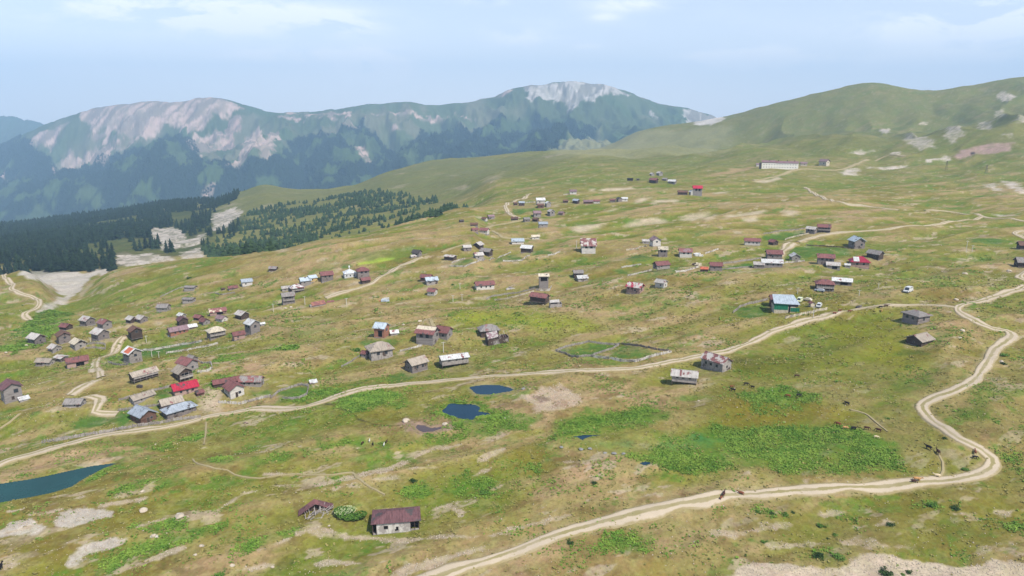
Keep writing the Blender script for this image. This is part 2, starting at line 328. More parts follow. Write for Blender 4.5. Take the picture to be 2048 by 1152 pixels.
 (1102,433,16,1.0,120,.60,'pale','stone','', 'tall pale grey house at the right of the distant hamlet', dict(name='house', cat='house')),
 (1123,431,14,1.3,150,.40,'lilac','pink','', 'pinkish-brown hut rightmost of the distant hamlet', {}),
 (1086,455,20,1.6,10,.44,'blue','oldwood','', 'pale blue-grey-roofed hut lowest of the distant hamlet', {}),
 (1031,411,9,1.2,20,.5,'brown','dwood','', 'tiny brown hut at the left end of the distant upper row', {}),
 (1043,412,13,1.3,10,.5,'blue','dwood','', 'small blue-grey hut second in the distant upper row', {}),
 (1081,409,19,1.4,8,.5,'white','plaster','', 'bright white hut above the curving dark green bank in the distant row', {}),
 (1081,417,14,1.4,8,.5,'brown','brown','', 'brown hut just below the bright white hut of the distant row', {}),
 (1096,415,13,1.0,110,.6,'white','oldwood','', 'whitish tall hut right of the bright white one in the distant row', {}),
 (1131,406,11,1.5,8,.44,'brown','dwood','', 'dark brown hut left of a grey-blue one in the far row', {}),
 (1152,408,15,1.3,150,.5,'blue','dwood','', 'grey-blue gabled hut in the middle of the far row', {}),
 (1176,408,20,2.2,6,.40,'lilac','brown','', 'left half of the long brownish row building far upslope', dict(name='house', cat='house')),
 (1193,407,14,1.6,6,.40,'rust','plaster','', 'right rusty half of the long row building far upslope', dict(name='house', cat='house')),
 (1225,405,12,1.5,6,.44,'rust','wood','', 'rust-roofed hut left of the white house at the far row end', {}),
 (1238,404,12,1.0,120,.5,'dark','wood','', 'dark gabled hut touching the white house at the far row end', {}),
 (1249,403,13,1.5,6,.5,'white','plaster','', 'white house at the right end of the far row', dict(name='house', cat='house')),
 (1146,389,15,1.4,6,.44,'lilac','plaster','', 'pinkish-roofed hut with pale fences, alone above the far row', {}),
 (1260,362,12,1.7,6,.36,'black','dwood','', 'low black hut leftmost on the high slope', {}),
 (1276,361,6,1.3,6,.4,'dark','dwood','', 'tiny dark hut next to the low black hut on the high slope', {}),
 (1307,367,19,1.4,154,.44,'rust','dwood','', 'rust and black hut in the middle of the high slope', {}),
 (1304,352,10,1.2,120,.44,'pale','oldwood','', 'left of the pair of small pale huts on the high slope', {}),
 (1319,352,14,1.3,120,.44,'pale','oldwood','', 'right of the pair of small pale huts on the high slope', {}),
 (1330,362,12,1.4,150,.36,'grey','wood','', 'grey hut left of the white-roofed house on the high slope', {}),
 (1344,369,18,1.6,160,.42,'white','stone','', 'white-roofed house on the high slope', dict(name='house', cat='house')),
 (1365,390,21,2.0,8,.40,'brown','dwood','', 'low brown barn left of the house with the bright red roof upslope', dict(name='barn', cat='barn')),
 (1383,391,12,1.0,120,.60,'white','plaster','', 'white middle part between brown barn and red-roofed house upslope', dict(name='house', cat='house')),
 (1394,392,20,1.3,8,.80,'red','stone','', 'upslope house with small bright red roof and grey lower storey', dict(name='house', cat='house')),
 (1607,332,14,1.6,10,.46,'lilac','cream','', 'small cream building just right of the long hotel', dict(name='house', cat='house')),
 (1648,332,21,1.3,150,.50,'lilac','cream','', 'detached cream building with violet-grey roof, far right of the long hotel', dict(name='house', cat='house')),
 (1516,333,9,1.3,10,.50,'lilac','plaster','', 'tiny white building at the left end of the long hotel', dict(name='house', cat='house')),
 # right
 (1291,488,15,1.5,6,.44,'pale','oldwood','', 'pale small hut joined left of the violet-roofed white house', {}),
 (1310,493,24,1.1,112,.50,'lilac','plaster','w', 'white house with violet-brown roof above the oval green plot', dict(name='house', cat='house')),
 (1325,514,20,1.2,6,.70,'cream','wood','', 'cream-roofed hut right of the oval green plot', {}),
 (1322,543,36,1.8,34,.44,'rust','oldwood','sd', 'rust-roofed long hut with black left gable beside a green strip', {}),
 (1370,516,28,1.5,10,.52,'lilac','plaster','w', 'white house with blotchy rust and pale roof left of white junk', dict(name='house', cat='house', rc2='rust', amt=.45)),
 (1408,544,16,1.5,8,.44,'orange','dwood','', 'small orange-rust shed left of the rust-roofed hut', dict(name='shed', cat='shed')),
 (1431,542,27,1.5,8,.46,'rust','wood','', 'rust-roofed hut right of the small orange-rust shed', {}),
 (1270,589,37,1.4,156,.46,'pale','pink','', 'hut with silvery roof patched red and pinkish right gable on open grass', dict(rc2='crimson', amt=.3)),
 (1322,577,26,1.2,154,.46,'pale','plaster','', 'pale-roofed hut with dark side right of the silvery patched roof', {}),
 (1504,491,33,2.1,6,.42,'rust','plaster','w', 'long rust-roofed white house with dark hedge at its left end', dict(name='house', cat='house')),
 (1546,491,20,1.2,128,.36,'rust','dwood','', 'small rust-brown hut right of the long rust-roofed white house', {}),
 (1622,468,22,1.4,160,.52,'pale','wood','', 'pale grey hut left of the dark rust-roofed house above the green field', {}),
 (1647,465,26,1.6,6,.50,'rust','dwood','B', 'dark rust-roofed house with gallery above the green field', dict(name='house', cat='house')),
 (1712,498,33,1.1,120,.48,'tin','wood','d', 'hut with shiny pale blue roof at the end of the green field', {}),
 (1749,520,33,1.4,152,.44,'grey','dwood','', 'weathered grey hut with dark left side, right of the crimson roof', dict(over=.1)),
 (1547,521,34,1.6,12,.50,'rust','wood','', 'rust roof behind the long white tin roof', {}),
 (1543,536,44,2.2,8,.40,'white','stone','w', 'long white tin-roofed house in front of a rust roof', dict(name='house', cat='house', rp=.5)),
 (1517,537,22,1.5,6,.42,'pale','wood','', 'pale hut joined to the left of the long white tin-roofed house', {}),
 (1589,522,22,1.0,108,.36,'white','oldwood','', 'small white-gabled hut beside the green field below the track', {}),
 (1650,531,34,1.7,6,.60,'rust','wood','w', 'rust-roofed grey house behind the low pale hut', dict(name='house', cat='house')),
 (1665,539,28,1.7,8,.40,'pale','oldwood','D', 'low pale grey hut in front of the rust-roofed grey house', {}),
 (1717,537,40,1.5,12,.44,'crimson','pink','w', 'house with half white, half crimson hipped roof and pinkish wall', dict(panel=[(.16,.44,.03,.80,'white')], name='house', cat='house', typ='hip', rp=.7)),
 (1694,536,12,1.3,10,.5,'white','oldwood','', 'little white annex at the left end of the crimson-roofed house', dict(name='annex', cat='shed')),
 (1683,571,39,2.4,4,.40,'white','wood','D', 'long barn with cream-white tin roof behind the rust hipped roof', dict(name='barn', cat='barn')),
 (1648,583,38,1.5,8,.50,'rust','dwood','Bf', 'house with rust hipped roof and deep dark porch', dict(name='house', cat='house', typ='hip', rp=.6)),
 (1553,616,32,1.4,10,.60,'maroon','dwood','', 'dark maroon-roofed building behind the pale blue tin roof', dict(name='house', cat='house')),
 (1623,614,13,1.1,118,.52,'rust','cream','', 'small shed with pinkish roof and cream door between parked cars', dict(name='shed', cat='shed')),
 (1830,650,52,1.1,142,.40,'grey','wood','w', 'grey wooden house with dark left side just below the road fork', dict(name='house', cat='house', typ='hip', rp=.36)),
 (1837,694,50,1.2,60,.26,'tan','dwood','', 'low half-buried hut with dark gable below the grey house', dict(rp=.5)),
 (2052,537,46,1.6,20,.34,'grey','dwood','', 'dark grey barn cut by the right edge of the photo', dict(name='barn', cat='barn')),
 (2052,500,36,1.6,20,.34,'brown','dwood','', 'dark brown shed cut by the right edge of the photo, upslope', dict(name='shed', cat='shed')),
 (1431,745,60,1.7,146,.42,'rust','oldwood','vw', 'weathered barn with flaking rust roof and white plank gable below the dirt road', dict(name='barn', cat='barn', rc2='pale', amt=.28, over=.06)),
 (1368,770,53,2.0,178,.44,'pale','oldwood','svw', 'grey plank hut on posts with whitish roof, below the dirt road', dict(rp=.6, panel=[(.6,.67,.1,.95,'rust'),(.5,.56,.3,.6,'rust')])),
 (627,768,15,1.4,10,.12,'white','oldwood','', 'tiny shelter with a white tin sheet roof above the road', dict(name='shelter', typ='shed', cat='shelter')),
]
# ------------------------------------------------------------------ ground colour (albedo), painted in world metres
KL = 1.75
def lin(c): c = np.array(c, float) / 255; return np.where(c <= .04045, c / 12.92, ((c + .055) / 1.055) ** 2.4)
def alb(c): return lin(c) / KL
GRASS, GREEN, TAN, DRY, PINK = alb((149,145,66)), alb((122,136,48)), alb((178,156,102)), alb((160,146,82)), alb((198,166,128))
LUSH, DEEP, YEL, OLIVE, BROWN = alb((98,138,46)), alb((64,108,44)), alb((158,172,54)), alb((132,120,42)), alb((108,84,48))
ROCK, ROCKW, SOIL, MUD = alb((214,204,190)), alb((232,226,216)), alb((205,186,158)), alb((150,126,110))
def mix(c, col, m): return c + (np.asarray(col) - c) * m[..., None]
X, Yg = GX, GY
cc, ss = math.cos(.45), math.sin(.45); U, V = X * cc + Yg * ss, -X * ss + Yg * cc
SC = np.clip(Yg / 420, .55, 2.2)
C = np.zeros((NR, NC, 3)) + GRASS
n1 = fbm(U * .45, V, 60, 50, 4); n2 = fbm(U * .5, V, 20, 54, 4); n3 = fbm(U * .6, V, 6, 58, 3); n4 = fbm(X, Yg, 1.8, 61, 3)
C = mix(C, GREEN, sstep(.02, -.14, RL + (n2 - .5) * .3) * .8 if False else (1 - sstep(-.16, .02, RL + (n2 - .5) * .35)) * .85)
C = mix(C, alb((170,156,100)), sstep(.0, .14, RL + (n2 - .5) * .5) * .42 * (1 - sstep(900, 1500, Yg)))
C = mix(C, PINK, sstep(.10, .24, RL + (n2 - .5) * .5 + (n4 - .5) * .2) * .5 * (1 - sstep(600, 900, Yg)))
C = mix(C, DRY, sstep(.50, .66, fbm(U * .4, V, 45, 64, 4) * .5 + n2 * .3 + n3 * .2) * .5)
C = mix(C, TAN, sstep(.53, .66, fbm(U * .35, V, 16, 68, 4) * .75 + n4 * .25) * .42)
C = mix(C, PINK, sstep(.60, .70, fbm(U * .3, V, 11, 72, 4)) * .55)
C = mix(C, OLIVE, sstep(.57, .70, fbm(X, Yg, 28, 76, 4)) * .5)
C = mix(C, LUSH, sstep(.57, .68, fbm(U * .7, V, 10, 80, 5, .65) * .75 + .25 * n4) * .7 * (1 - sstep(800, 1500, Yg)))
near = 1 - sstep(300, 700, Yg)
C = mix(C, SOIL, sstep(.66, .73, fbm(U * .45, V, 5, 84, 4, .65) + .02 * near) * .7)
C = mix(C, BROWN, sstep(.56, .68, fbm(X, Yg, 2.6, 86, 3, .7)) * .15 * near)
C = mix(C, alb((176,170,112)), sstep(.52, .64, fbm(X, Yg, 1.6, 87, 3, .7)) * .25 * near)
C = mix(C, BROWN, sstep(.62, .72, fbm(X, Yg, 5, 88, 4, .6)) * .4 * near)
# far slopes of the shelf: paler and greener
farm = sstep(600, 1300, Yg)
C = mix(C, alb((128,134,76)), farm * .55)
RK = np.zeros((NR, NC)); LU = np.zeros((NR, NC)); FO = np.zeros((NR, NC)); CRm = np.zeros((NR, NC)); FAR = np.zeros((NR, NC))
def paint(P, col, strength=1., soft=2., rag=2., lam=8., breakup=0., mask=None, world=False, ymin=0):
    """P: outline in pixels; soft/rag in metres"""
    W_ = np.asarray(P, float) if world else hits(P)[:, :2]
    si, sj = subset(W_, soft + rag + 2)
    x, y = GX[si, sj], GY[si, sj]
    if x.size == 0: return
    d = sdf(x, y, W_)
    if rag: d = d + (fbm(x, y, lam, int(abs(W_[0, 0])) % 97, 4, .6) - .5) * 2.6 * rag
    m = sstep(-soft / 2, soft / 2, d) * strength * (y > ymin)
    if breakup:
        b = fbm(x, y, lam * .6, 13, 4, .65); m = m * (1 - breakup * sstep(.42, .58, b))
    C[si, sj] = mix(C[si, sj], col, m)
    if mask is not None: mask[si, sj] = np.maximum(mask[si, sj], m)
    if mask is not RK: RK[si, sj] *= 1 - m
    if mask is not LU: LU[si, sj] *= 1 - m

# --- mountains
mt = sstep(2650, 3100, Yg)
MEAD = alb((100,116,72))
C = mix(C, MEAD, mt)
C = mix(C, alb((150,148,118)), mt * sstep(.45, .62, fbm(X, Yg * .5, 420, 90, 5)) * .7)
C = mix(C, alb((96,122,74)), mt * sstep(.5, .6, fbm(X, Yg * .5, 260, 92, 5)) * .7)
FORC = alb((48,66,44))
def forest(P, rag=60, lam=160, s=1., br=0.): paint(P, FORC, s, 30, rag, lam, br, mask=FO, ymin=2750)
FBASE = [(-600,300),(-200,310),(0,290),(45,278),(80,300),(110,335),(180,330),(253,299),(333,266),(365,262),(392,300),(417,326),(486,330),(540,318),(556,292),(590,276),(660,268),(694,251),(722,240),(743,258),(764,286),(800,300),(826,285),(832,262),(860,258),(917,258),(960,250),(1021,243),(1069,236),(1111,241),(1200,251),(1190,262),(1139,274),(1108,292),(1085,303),(1090,330),(800,360),(500,420),(0,520),(-600,520)]
forest(FBASE)
paint([(1139,274),(1200,255),(1290,262),(1450,255),(1440,300),(1300,310),(1110,320),(1100,300)], alb((170,166,120)), .8, 60, 50, 200)
for P in (Z([(970,380),(1000,375),(1060,420),(1070,490),(1030,480),(975,430)], (0,160), 2.88), Z([(520,350),(600,350),(690,400),(760,460),(700,540),(640,500),(560,430)], (500,140), 2.88),
          Z([(770,310),(860,330),(960,430),(880,450),(790,430),(760,380)], (500,140), 2.88), Z([(830,520),(960,490),(1100,480),(1080,520),(900,545)], (500,140), 2.88),
          Z([(460,640),(520,600),(600,640),(560,760),(480,740)], (0,160), 2.88), Z([(200,700),(270,710),(300,790),(100,800)], (0,160), 2.88)):
    paint(P, alb((112,132,80)), .7, 30, 60, 120, .35)
    w_ = hits(P)[:, :2]; si, sj = subset(w_, 5); FO[si, sj] *= np.where(inside(GX[si, sj], GY[si, sj], w_), .25, 1)
C = mix(C, alb((96,118,66)), FO * sstep(.56, .64, fbm(X, Yg * .6, 150, 97, 5, .6)) * .8 * (Yg > 2600))
MR = alb((240,210,194)); MR2 = alb((236,228,220))
z1 = lambda P: Z(P, (0,160), 2.88)
z3 = lambda P: Z(P, (1000,140), 2.926)
mrock = lambda P, c=MR, br=.35, rag=42, lam=90, s=.95: paint(P, c, s, 12, rag, lam, min(1, br * 1.5), mask=RK)
mrock(z1([(440,195),(520,165),(600,140),(760,112),(920,112),(1150,86),(1280,110),(1390,160),(1300,205),(1180,265),(1100,290),(960,250),(900,310),(840,290),(740,340),(700,300),(640,300),(630,360),(600,250),(540,300),(510,240),(470,220)]), br=.25)
mrock(z1([(270,280),(350,255),(390,250),(330,340),(290,420),(270,380),(200,370),(165,350)]), br=.45)
mrock(z1([(600,300),(700,330),(860,300),(960,290),(870,340),(720,400),(640,420),(520,310)]), br=.6)
mrock(z1([(1300,225),(1400,205),(1380,270),(1350,300),(1345,395),(1250,400),(1320,340),(1300,290)]), alb((222,188,176)), .2)
mrock(z1([(1060,350),(1110,305),(1290,300),(1320,350),(1150,430)]), br=.5)
mrock(z1([(1310,490),(1400,410),(1430,330),(1480,285),(1520,330),(1570,290),(1610,330),(1570,430),(1510,440),(1490,400),(1400,480)]), br=.25)
mrock(z1([(300,520),(380,450),(400,400),(440,450),(560,400),(650,390),(560,475),(440,490),(320,532)]), br=.25)
mrock(z1([(1158,650),(1190,600),(1250,590),(1235,625),(1230,665),(1175,675)]), br=.3, rag=12)
mrock(z1([(-40,540),(40,532),(95,572),(20,588),(-40,585)]), br=.3)
mrock([(700,222),(770,228),(900,232),(960,243),(880,242),(770,236)], br=.7)
mrock([(640,268),(700,240),(735,232),(700,258),(660,266)], br=.5)
mrock([(765,258),(790,250),(805,262),(780,262)], br=.3, rag=15)
mrock([(700,285),(725,295),(742,320),(745,328),(722,312)], br=.5, rag=15)
mrock(z3([(-60,130),(30,110),(75,88),(60,150),(-20,160)]), br=.6)
mrock(z3([(140,85),(230,70),(320,75),(400,56),(560,66),(640,80),(760,145),(700,150),(620,140),(560,190),(480,170),(430,235),(380,190),(300,170),(250,160),(180,190),(150,130)]), MR2, .18, 40, 90)
mrock(z3([(1065,225),(1180,232),(1270,262),(1330,295),(1230,330),(1130,322),(1085,280)]), MR2, .2, 30)
mrock(z3([(860,240),(900,250),(940,300),(900,290)]), MR2, .5, 15)
mrock([(560,224),(620,226),(700,222),(700,232),(620,238),(560,236)], br=.65)
C = mix(C, alb((122,120,104)), RK * (Yg > 2600) * sstep(.46, .56, fbm(X - .15 * Yg, Yg * .14, 52, 99, 4, .65)) * .75)
# --- mid spur and right hills
sp = lambda P, c=ROCK, br=.4, rag=8, lam=26: paint(P, c, .95, 8, rag, lam, br, mask=RK)
for P in ([(1230,780),(1300,740),(1400,750),(1340,790),(1290,830),(1230,865)], [(900,880),(1000,880),(1040,920),(990,960),(900,930)], [(1045,930),(1180,872),(1150,910),(1050,952)],
          [(1060,1000),(1190,965),(1195,1010),(1090,1032)], [(860,1040),(980,1010),(1020,1040),(870,1058)], [(640,1000),(700,990),(840,1040),(800,1060),(660,1070)], [(1230,745),(1350,705),(1400,712),(1250,752)],
          [(1450,750),(1560,710),(1590,720),(1470,770)], [(900,755),(1050,735),(1220,722),(1240,732),(1060,748),(920,765)]):
    sp(z1(P), SOIL)
z2 = lambda P: Z(P, (500,140), 2.88)
for P in ([(545,830),(600,780),(650,785),(560,820)], [(800,685),(850,665),(910,655),(880,680)], [(1340,640),(1440,600),(1480,575),(1450,620),(1390,650)], [(820,605),(900,588),(880,600)], [(1130,690),(1250,660),(1240,690)],
          [(1100,610),(1200,602),(1190,612)], [(1680,500),(1800,485),(1780,500)], [(160,1035),(210,1025),(215,1040),(170,1050)], [(1320,640),(1370,610),(1390,612)]):
    sp(z2(P), SOIL, .3, 5, 14)
z4 = lambda P: Z(P, (1500,120), 3.2)
for P in ([(1570,240),(1610,200),(1700,235),(1650,262)], [(1250,450),(1330,420),(1360,480),(1290,545),(1240,480)], [(1000,470),(1060,480),(1180,560),(1100,575),(1020,530),(980,510)],
          [(1460,385),(1550,405),(1530,450),(1470,430)], [(1570,345),(1620,310),(1640,360),(1590,372)], [(600,600),(700,580),(790,580),(700,606)], [(1130,640),(1260,618),(1270,632),(1140,652)],
          [(760,690),(900,682),(1010,672),(1000,690),(860,702)], [(900,600),(960,585),(940,605)], [(830,450),(890,440),(900,462),(850,470)], [(1080,410),(1140,395),(1130,420)], [(1700,380),(1800,370),(1800,420),(1720,400)],
          [(1510,800),(1560,790),(1620,840),(1560,830)], [(1600,770),(1700,780),(1760,860),(1720,850)], [(1600,480),(1660,470),(1660,495)], [(590,710),(640,690),(700,700),(680,740),(600,735)], [(1640,1000),(1550,985),(1640,985)]):
    sp(z4(P), alb((226,212,198)), .5, 8, 11)
paint([(1190,325),(1300,275),(1500,235),(1750,187),(1900,215),(2048,200),(2048,240),(1900,236),(1700,262),(1480,290),(1350,322)], alb((122,127,70)), .4, 90, 60, 200, .35)
paint([(1560,270),(1700,262),(1800,268),(1950,235),(2048,225),(2048,330),(1900,300),(1700,300),(1560,290)], alb((120,124,70)), .4, 60, 40, 120, .4)
sp(z4([(1305,620),(1350,580),(1500,540),(1690,528),(1660,585),(1450,602),(1340,634)]), alb((190,160,148)), .3, 4, 12)
z5 = lambda P: Z(P, (1220,280), 4.267)
for P in ([(110,740),(190,690),(400,655),(490,690),(440,712),(340,712),(200,742)], [(600,682),(660,640),(760,618),(850,615),(830,650),(760,672),(700,692)], [(970,672),(1000,640),(1180,620),(1320,598),(1310,630),(1100,652)],
          [(1480,600),(1600,610),(1560,650),(1500,640)], [(1150,670),(1240,650),(1260,690),(1170,700)], [(780,670),(900,630),(930,640),(830,690)],
          [(360,540),(380,512),(570,510),(570,525)], [(890,448),(1000,440),(980,455),(890,458)], [(220,540),(260,500),(340,490),(290,520)], [(1230,350),(1350,340),(1440,310),(1460,330),(1300,368)], [(0,420),(180,400),(230,420),(100,430)]):
    sp(z5(P), alb((220,202,172)), .25, 2.5, 10)
paint(z5([(820,310),(1050,240),(1220,230),(1200,250),(1050,285),(900,305)]), PINK, .7, 10, 6, 20, .3)
z8 = lambda P: Z(P, (920,320), 5.12)
for P in ([(1150,700),(1200,660),(1400,655),(1500,650),(1380,700),(1280,745),(1180,733)], [(1420,310),(1500,290),(1720,288),(1700,305),(1500,318)], [(950,475),(980,455),(1015,455),(990,475)], [(1190,590),(1300,540),(1290,560)], [(1510,530),(1600,495),(1590,510)],
          [(100,585),(220,575),(230,590)], [(1330,300),(1380,290),(1370,320),(1335,320)], [(0,265),(60,262),(110,290),(40,290)], [(1800,440),(1880,395),(1900,400),(1830,440)]):
    sp(z8(P), alb((216,198,168)), .3, 2.5, 9)
paint([(1080,440),(1110,440),(1120,475),(1100,480),(1085,460)], PINK, .6, 8, 4, 14, .3)
# gully of pale scree on the left
z7 = lambda P: Z(P, (0,480), 5.12)
paint(z7([(210,340),(300,325),(400,290),(500,325),(700,318),(850,345),(920,330),(1000,285),(1110,275),(1180,320),(1010,350),(900,420),(820,520),(690,592),(600,545),(520,455),(400,430),(250,402)]), ROCK, 1, 4, 4, 14, .12, mask=RK)
paint(z7([(700,590),(700,625),(620,680),(520,720),(440,762),(350,735),(430,690),(560,600),(640,590)]), ROCK, .9, 3, 3, 10, .3, mask=RK)
for P in ([(830,520),(930,440),(950,450),(870,570),(800,600)], [(930,540),(990,495),(980,520),(940,560)], [(1040,530),(1070,515),(1090,540),(1050,560)], [(420,840),(560,850),(650,820),(650,850),(500,880)], [(530,460),(440,450),(530,520)]):
    paint(z7(P), SOIL, .7, 3, 2, 8, .3)
# --- green fields and wet ground
YGm = alb((150,160,48))
paint([(895,622),(980,616),(1090,626),(1190,636),(1192,655),(1100,662),(980,650),(905,640)], YGm, .85, 14, 8, 20, .25)
paint(Z([(930,225),(1060,200),(1150,178),(1290,170),(1290,188),(1180,205),(1050,228),(950,238)], (520,480), 4.8), alb((190,205,84)), 1, 3, 1, 5)
paint([(1380,780),(1460,700),(1640,680),(1860,700),(1900,780),(1860,840),(1960,930),(1900,950),(1600,965),(1400,900)], alb((118,126,46)), .62, 22, 10, 16, .3)
paint([(1900,1152),(2048,1000),(2100,700),(2030,720),(1960,780),(1900,840),(2000,930),(1900,990),(1500,1010),(1300,1080),(1500,1120)], alb((124,122,52)), .5, 18, 10, 14, .35)
lush = lambda P, c=LUSH, s=.9, rag=4, br=.35, lam=9: paint(P, c, s, 4, rag, lam, br, mask=LU)
for P in ([(1270,905),(1330,880),(1420,862),(1560,848),(1700,858),(1800,885),(1830,915),(1790,940),(1720,948),(1600,938),(1420,935),(1290,930)], [(1105,850),(1150,835),(1230,822),(1320,815),(1350,835),(1260,850),(1180,866),(1120,876)],
          [(930,834),(1000,828),(1075,838),(1060,858),(960,868),(910,856)], [(1480,790),(1560,770),(1640,790),(1600,830),(1500,830)], [(690,790),(760,780),(800,790),(740,815),(690,830)]):
    lush(P)
paint([(1395,800),(1500,790),(1640,800),(1700,830),(1600,850),(1480,850)], OLIVE, .8, 8, 5, 10, .3)
paint([(1455,722),(1500,712),(1560,712),(1610,722),(1650,732),(1600,742),(1480,748)], alb((86,92,30)), .9, 8, 4, 9, .25)  # darker marsh, with a cloud-like dark shadow painted into its colour
paint([(1650,650),(1760,640),(1840,680),(1860,720),(1760,730),(1660,690)], alb((140,142,44)), .8, 8, 6, 12, .35)
paint([(1480,700),(1500,650),(1600,690),(1740,700),(1840,740),(1700,770),(1500,760)], alb((138,142,50)), .55, 12, 8, 14, .4)
paint([(1320,880),(1400,872),(1440,882),(1400,900),(1330,900)], alb((78,138,74)), .8, 3, 2, 6, .2)
paint(Z([(640,320),(800,290),(900,270),(1100,300),(1100,370),(800,380)], (1100,840), 6.83), alb((122,158,106)), .7, 3, 2, 5, .3)
paint(Z([(820,510),(900,490),(960,520),(900,540)], (1400,720), 2.667), alb((150,160,116)), .8, 3, 2, 5, .3)
for P in ([(440,712),(590,690),(590,697),(440,722)],):
    lush(P)
CROP = alb((84,124,50)); 
for P in (Z([(520,1045),(640,985),(900,930),(960,950),(980,1030),(860,1050),(560,1070)], (0,560), 3.6), Z([(750,570),(800,545),(900,560),(910,605),(830,610)], (0,560), 3.6), Z([(1025,520),(1296,480),(1296,530),(1040,560)], (0,560), 3.6),
          Z([(0,540),(160,510),(460,450),(600,440),(560,470),(300,520),(30,565)], (240,560), 3.6), Z([(930,800),(1080,795),(1095,835),(960,832)], (240,560), 3.6), Z([(1150,810),(1250,770),(1350,750),(1400,830),(1160,850)], (240,560), 3.6),
          Z([(240,790),(360,770),(390,830),(290,870),(250,830)], (240,560), 3.6), Z([(0,960),(90,940),(110,1050),(0,1060)], (240,560), 3.6),
          Z([(80,215),(400,140),(700,150),(500,240),(400,268),(180,245)], (1100,660), 5.12), Z([(600,270),(740,165),(900,170),(1110,240),(900,285),(720,300)], (1100,660), 5.12),
          Z([(480,515),(570,480),(700,475),(770,505),(700,540),(560,550)], (1160,420), 5.236), Z([(360,635),(430,610),(520,660),(480,675)], (1160,420), 5.236), Z([(760,640),(960,600),(1120,590),(1000,640),(800,680)], (1160,420), 5.236),
          Z([(1600,590),(1800,560),(1810,590),(1620,610)], (1160,420), 5.236), Z([(290,225),(480,190),(660,180),(660,210),(480,265),(300,262)], (1460,420), 4.43), Z([(540,340),(700,320),(1060,340),(1070,400),(760,420),(480,430)], (1460,420), 4.43),
          Z([(40,885),(200,850),(340,840),(350,930),(180,960),(80,940)], (1460,420), 4.43), Z([(10,500),(200,470),(210,495),(20,520)], (1460,420), 4.43), Z([(400,530),(500,480),(620,470),(600,510),(430,545)], (820,420), 4.8), Z([(790,500),(960,430),(1080,460),(1060,490),(850,500)], (820,420), 4.8),
          Z([(1160,400),(1300,390),(1400,410),(1340,435),(1180,425)], (820,420), 4.8), Z([(610,690),(680,650),(780,640),(760,665),(640,695)], (820,420), 4.8), Z([(760,270),(800,235),(870,240),(860,275)], (520,480), 4.8),
          Z([(540,500),(750,490),(800,470),(780,490),(620,560),(540,560)], (920,320), 5.12), Z([(590,740),(600,670),(700,640),(850,655),(830,700),(650,750)], (640,600), 4.43), Z([(490,1110),(600,1060),(780,1060),(800,1100),(600,1110)], (1660,440), 4.11),
          Z([(1140,190),(1180,155),(1350,150),(1500,180),(1400,195)], (1660,440), 4.11), Z([(300,380),(400,350),(660,350),(680,390),(500,440),(420,430)], (640,600), 4.43)):
    paint(P, CROP, .85, 3, 1.6, 5, .35, mask=CRm)
paint([(700,512),(760,500),(850,492),(850,505),(790,520),(720,525)], LUSH, .6, 10, 5, 18, .3)
for P in (Z([(650,770),(720,700),(830,640),(900,560),(880,640),(800,720),(740,780)], (240,560), 3.6), [(560,800),(620,780),(700,775),(640,800)], [(0,700),(60,640),(140,620),(120,660),(40,720)]):
    lush(P, s=.6)
# lush strokes in the foreground (from details)
z6 = lambda P: Z(P, (0,820), 3.413)
for P in ([(730,1060),(850,980),(1000,930),(1150,900),(1290,850),(1280,880),(1130,930),(980,980),(860,1030),(760,1090)], [(760,560),(850,490),(980,500),(900,560)], [(1060,490),(1130,450),(1150,490),(1090,520)], [(1380,360),(1450,325),(1600,320),(1640,340),(1520,365)],
          [(1640,340),(1800,300),(1980,310),(1900,350),(1700,370)], [(1620,940),(1700,900),(1830,860),(1900,880),(1800,920),(1660,965)], [(1300,850),(1400,800),(1490,800),(1400,850),(1310,880)], [(930,790),(1100,765),(1220,780),(1100,800)], [(1900,840),(2048,800),(2048,830),(1940,860)],
          [(1050,270),(1150,230),(1190,250),(1100,280)], [(1270,200),(1400,150),(1430,170),(1320,210)], [(520,520),(640,440),(720,400),(800,380),(700,440),(560,520)], [(0,470),(120,440),(250,440),(100,480)]):
    lush(z6(P), rag=2, lam=6, br=.4)
z9 = lambda P: Z(P, (600,740), 2.796)
for P in ([(820,680),(900,640),(1060,610),(1060,640),(900,690)], [(850,610),(920,575),(960,590),(900,610)], [(600,690),(700,640),(720,680),(620,700)], [(990,690),(1060,670),(1060,700)], [(1290,550),(1350,540),(1340,560)], [(1600,1010),(1680,960),(1790,940),(1900,910),(1957,930),(1900,990),(1700,1030)],
          [(260,190),(330,140),(470,130),(440,200),(300,220)], [(520,200),(600,150),(640,180),(560,210)], [(150,430),(350,370),(500,400),(350,430)], [(550,420),(700,390),(900,370),(760,410)], [(1420,330),(1430,280),(1600,250),(1957,210),(1957,260),(1700,290),(1500,330)]):
    lush(z9(P), rag=2.5, lam=6, br=.4)
zr = lambda P: Z(P, (1400,720), 2.667)
for P in ([(590,1050),(700,1020),(780,1050),(700,1075)], [(1660,890),(1728,830),(1728,900)], [(1170,780),(1240,760),(1260,780)], [(1500,480),(1700,500),(1700,560),(1560,520)], [(1350,260),(1480,270),(1560,320),(1400,300)], [(260,820),(300,790),(500,800),(480,840)]):
    lush(zr(P), alb((96,124,46)), .7, 2.5, .4, 6)
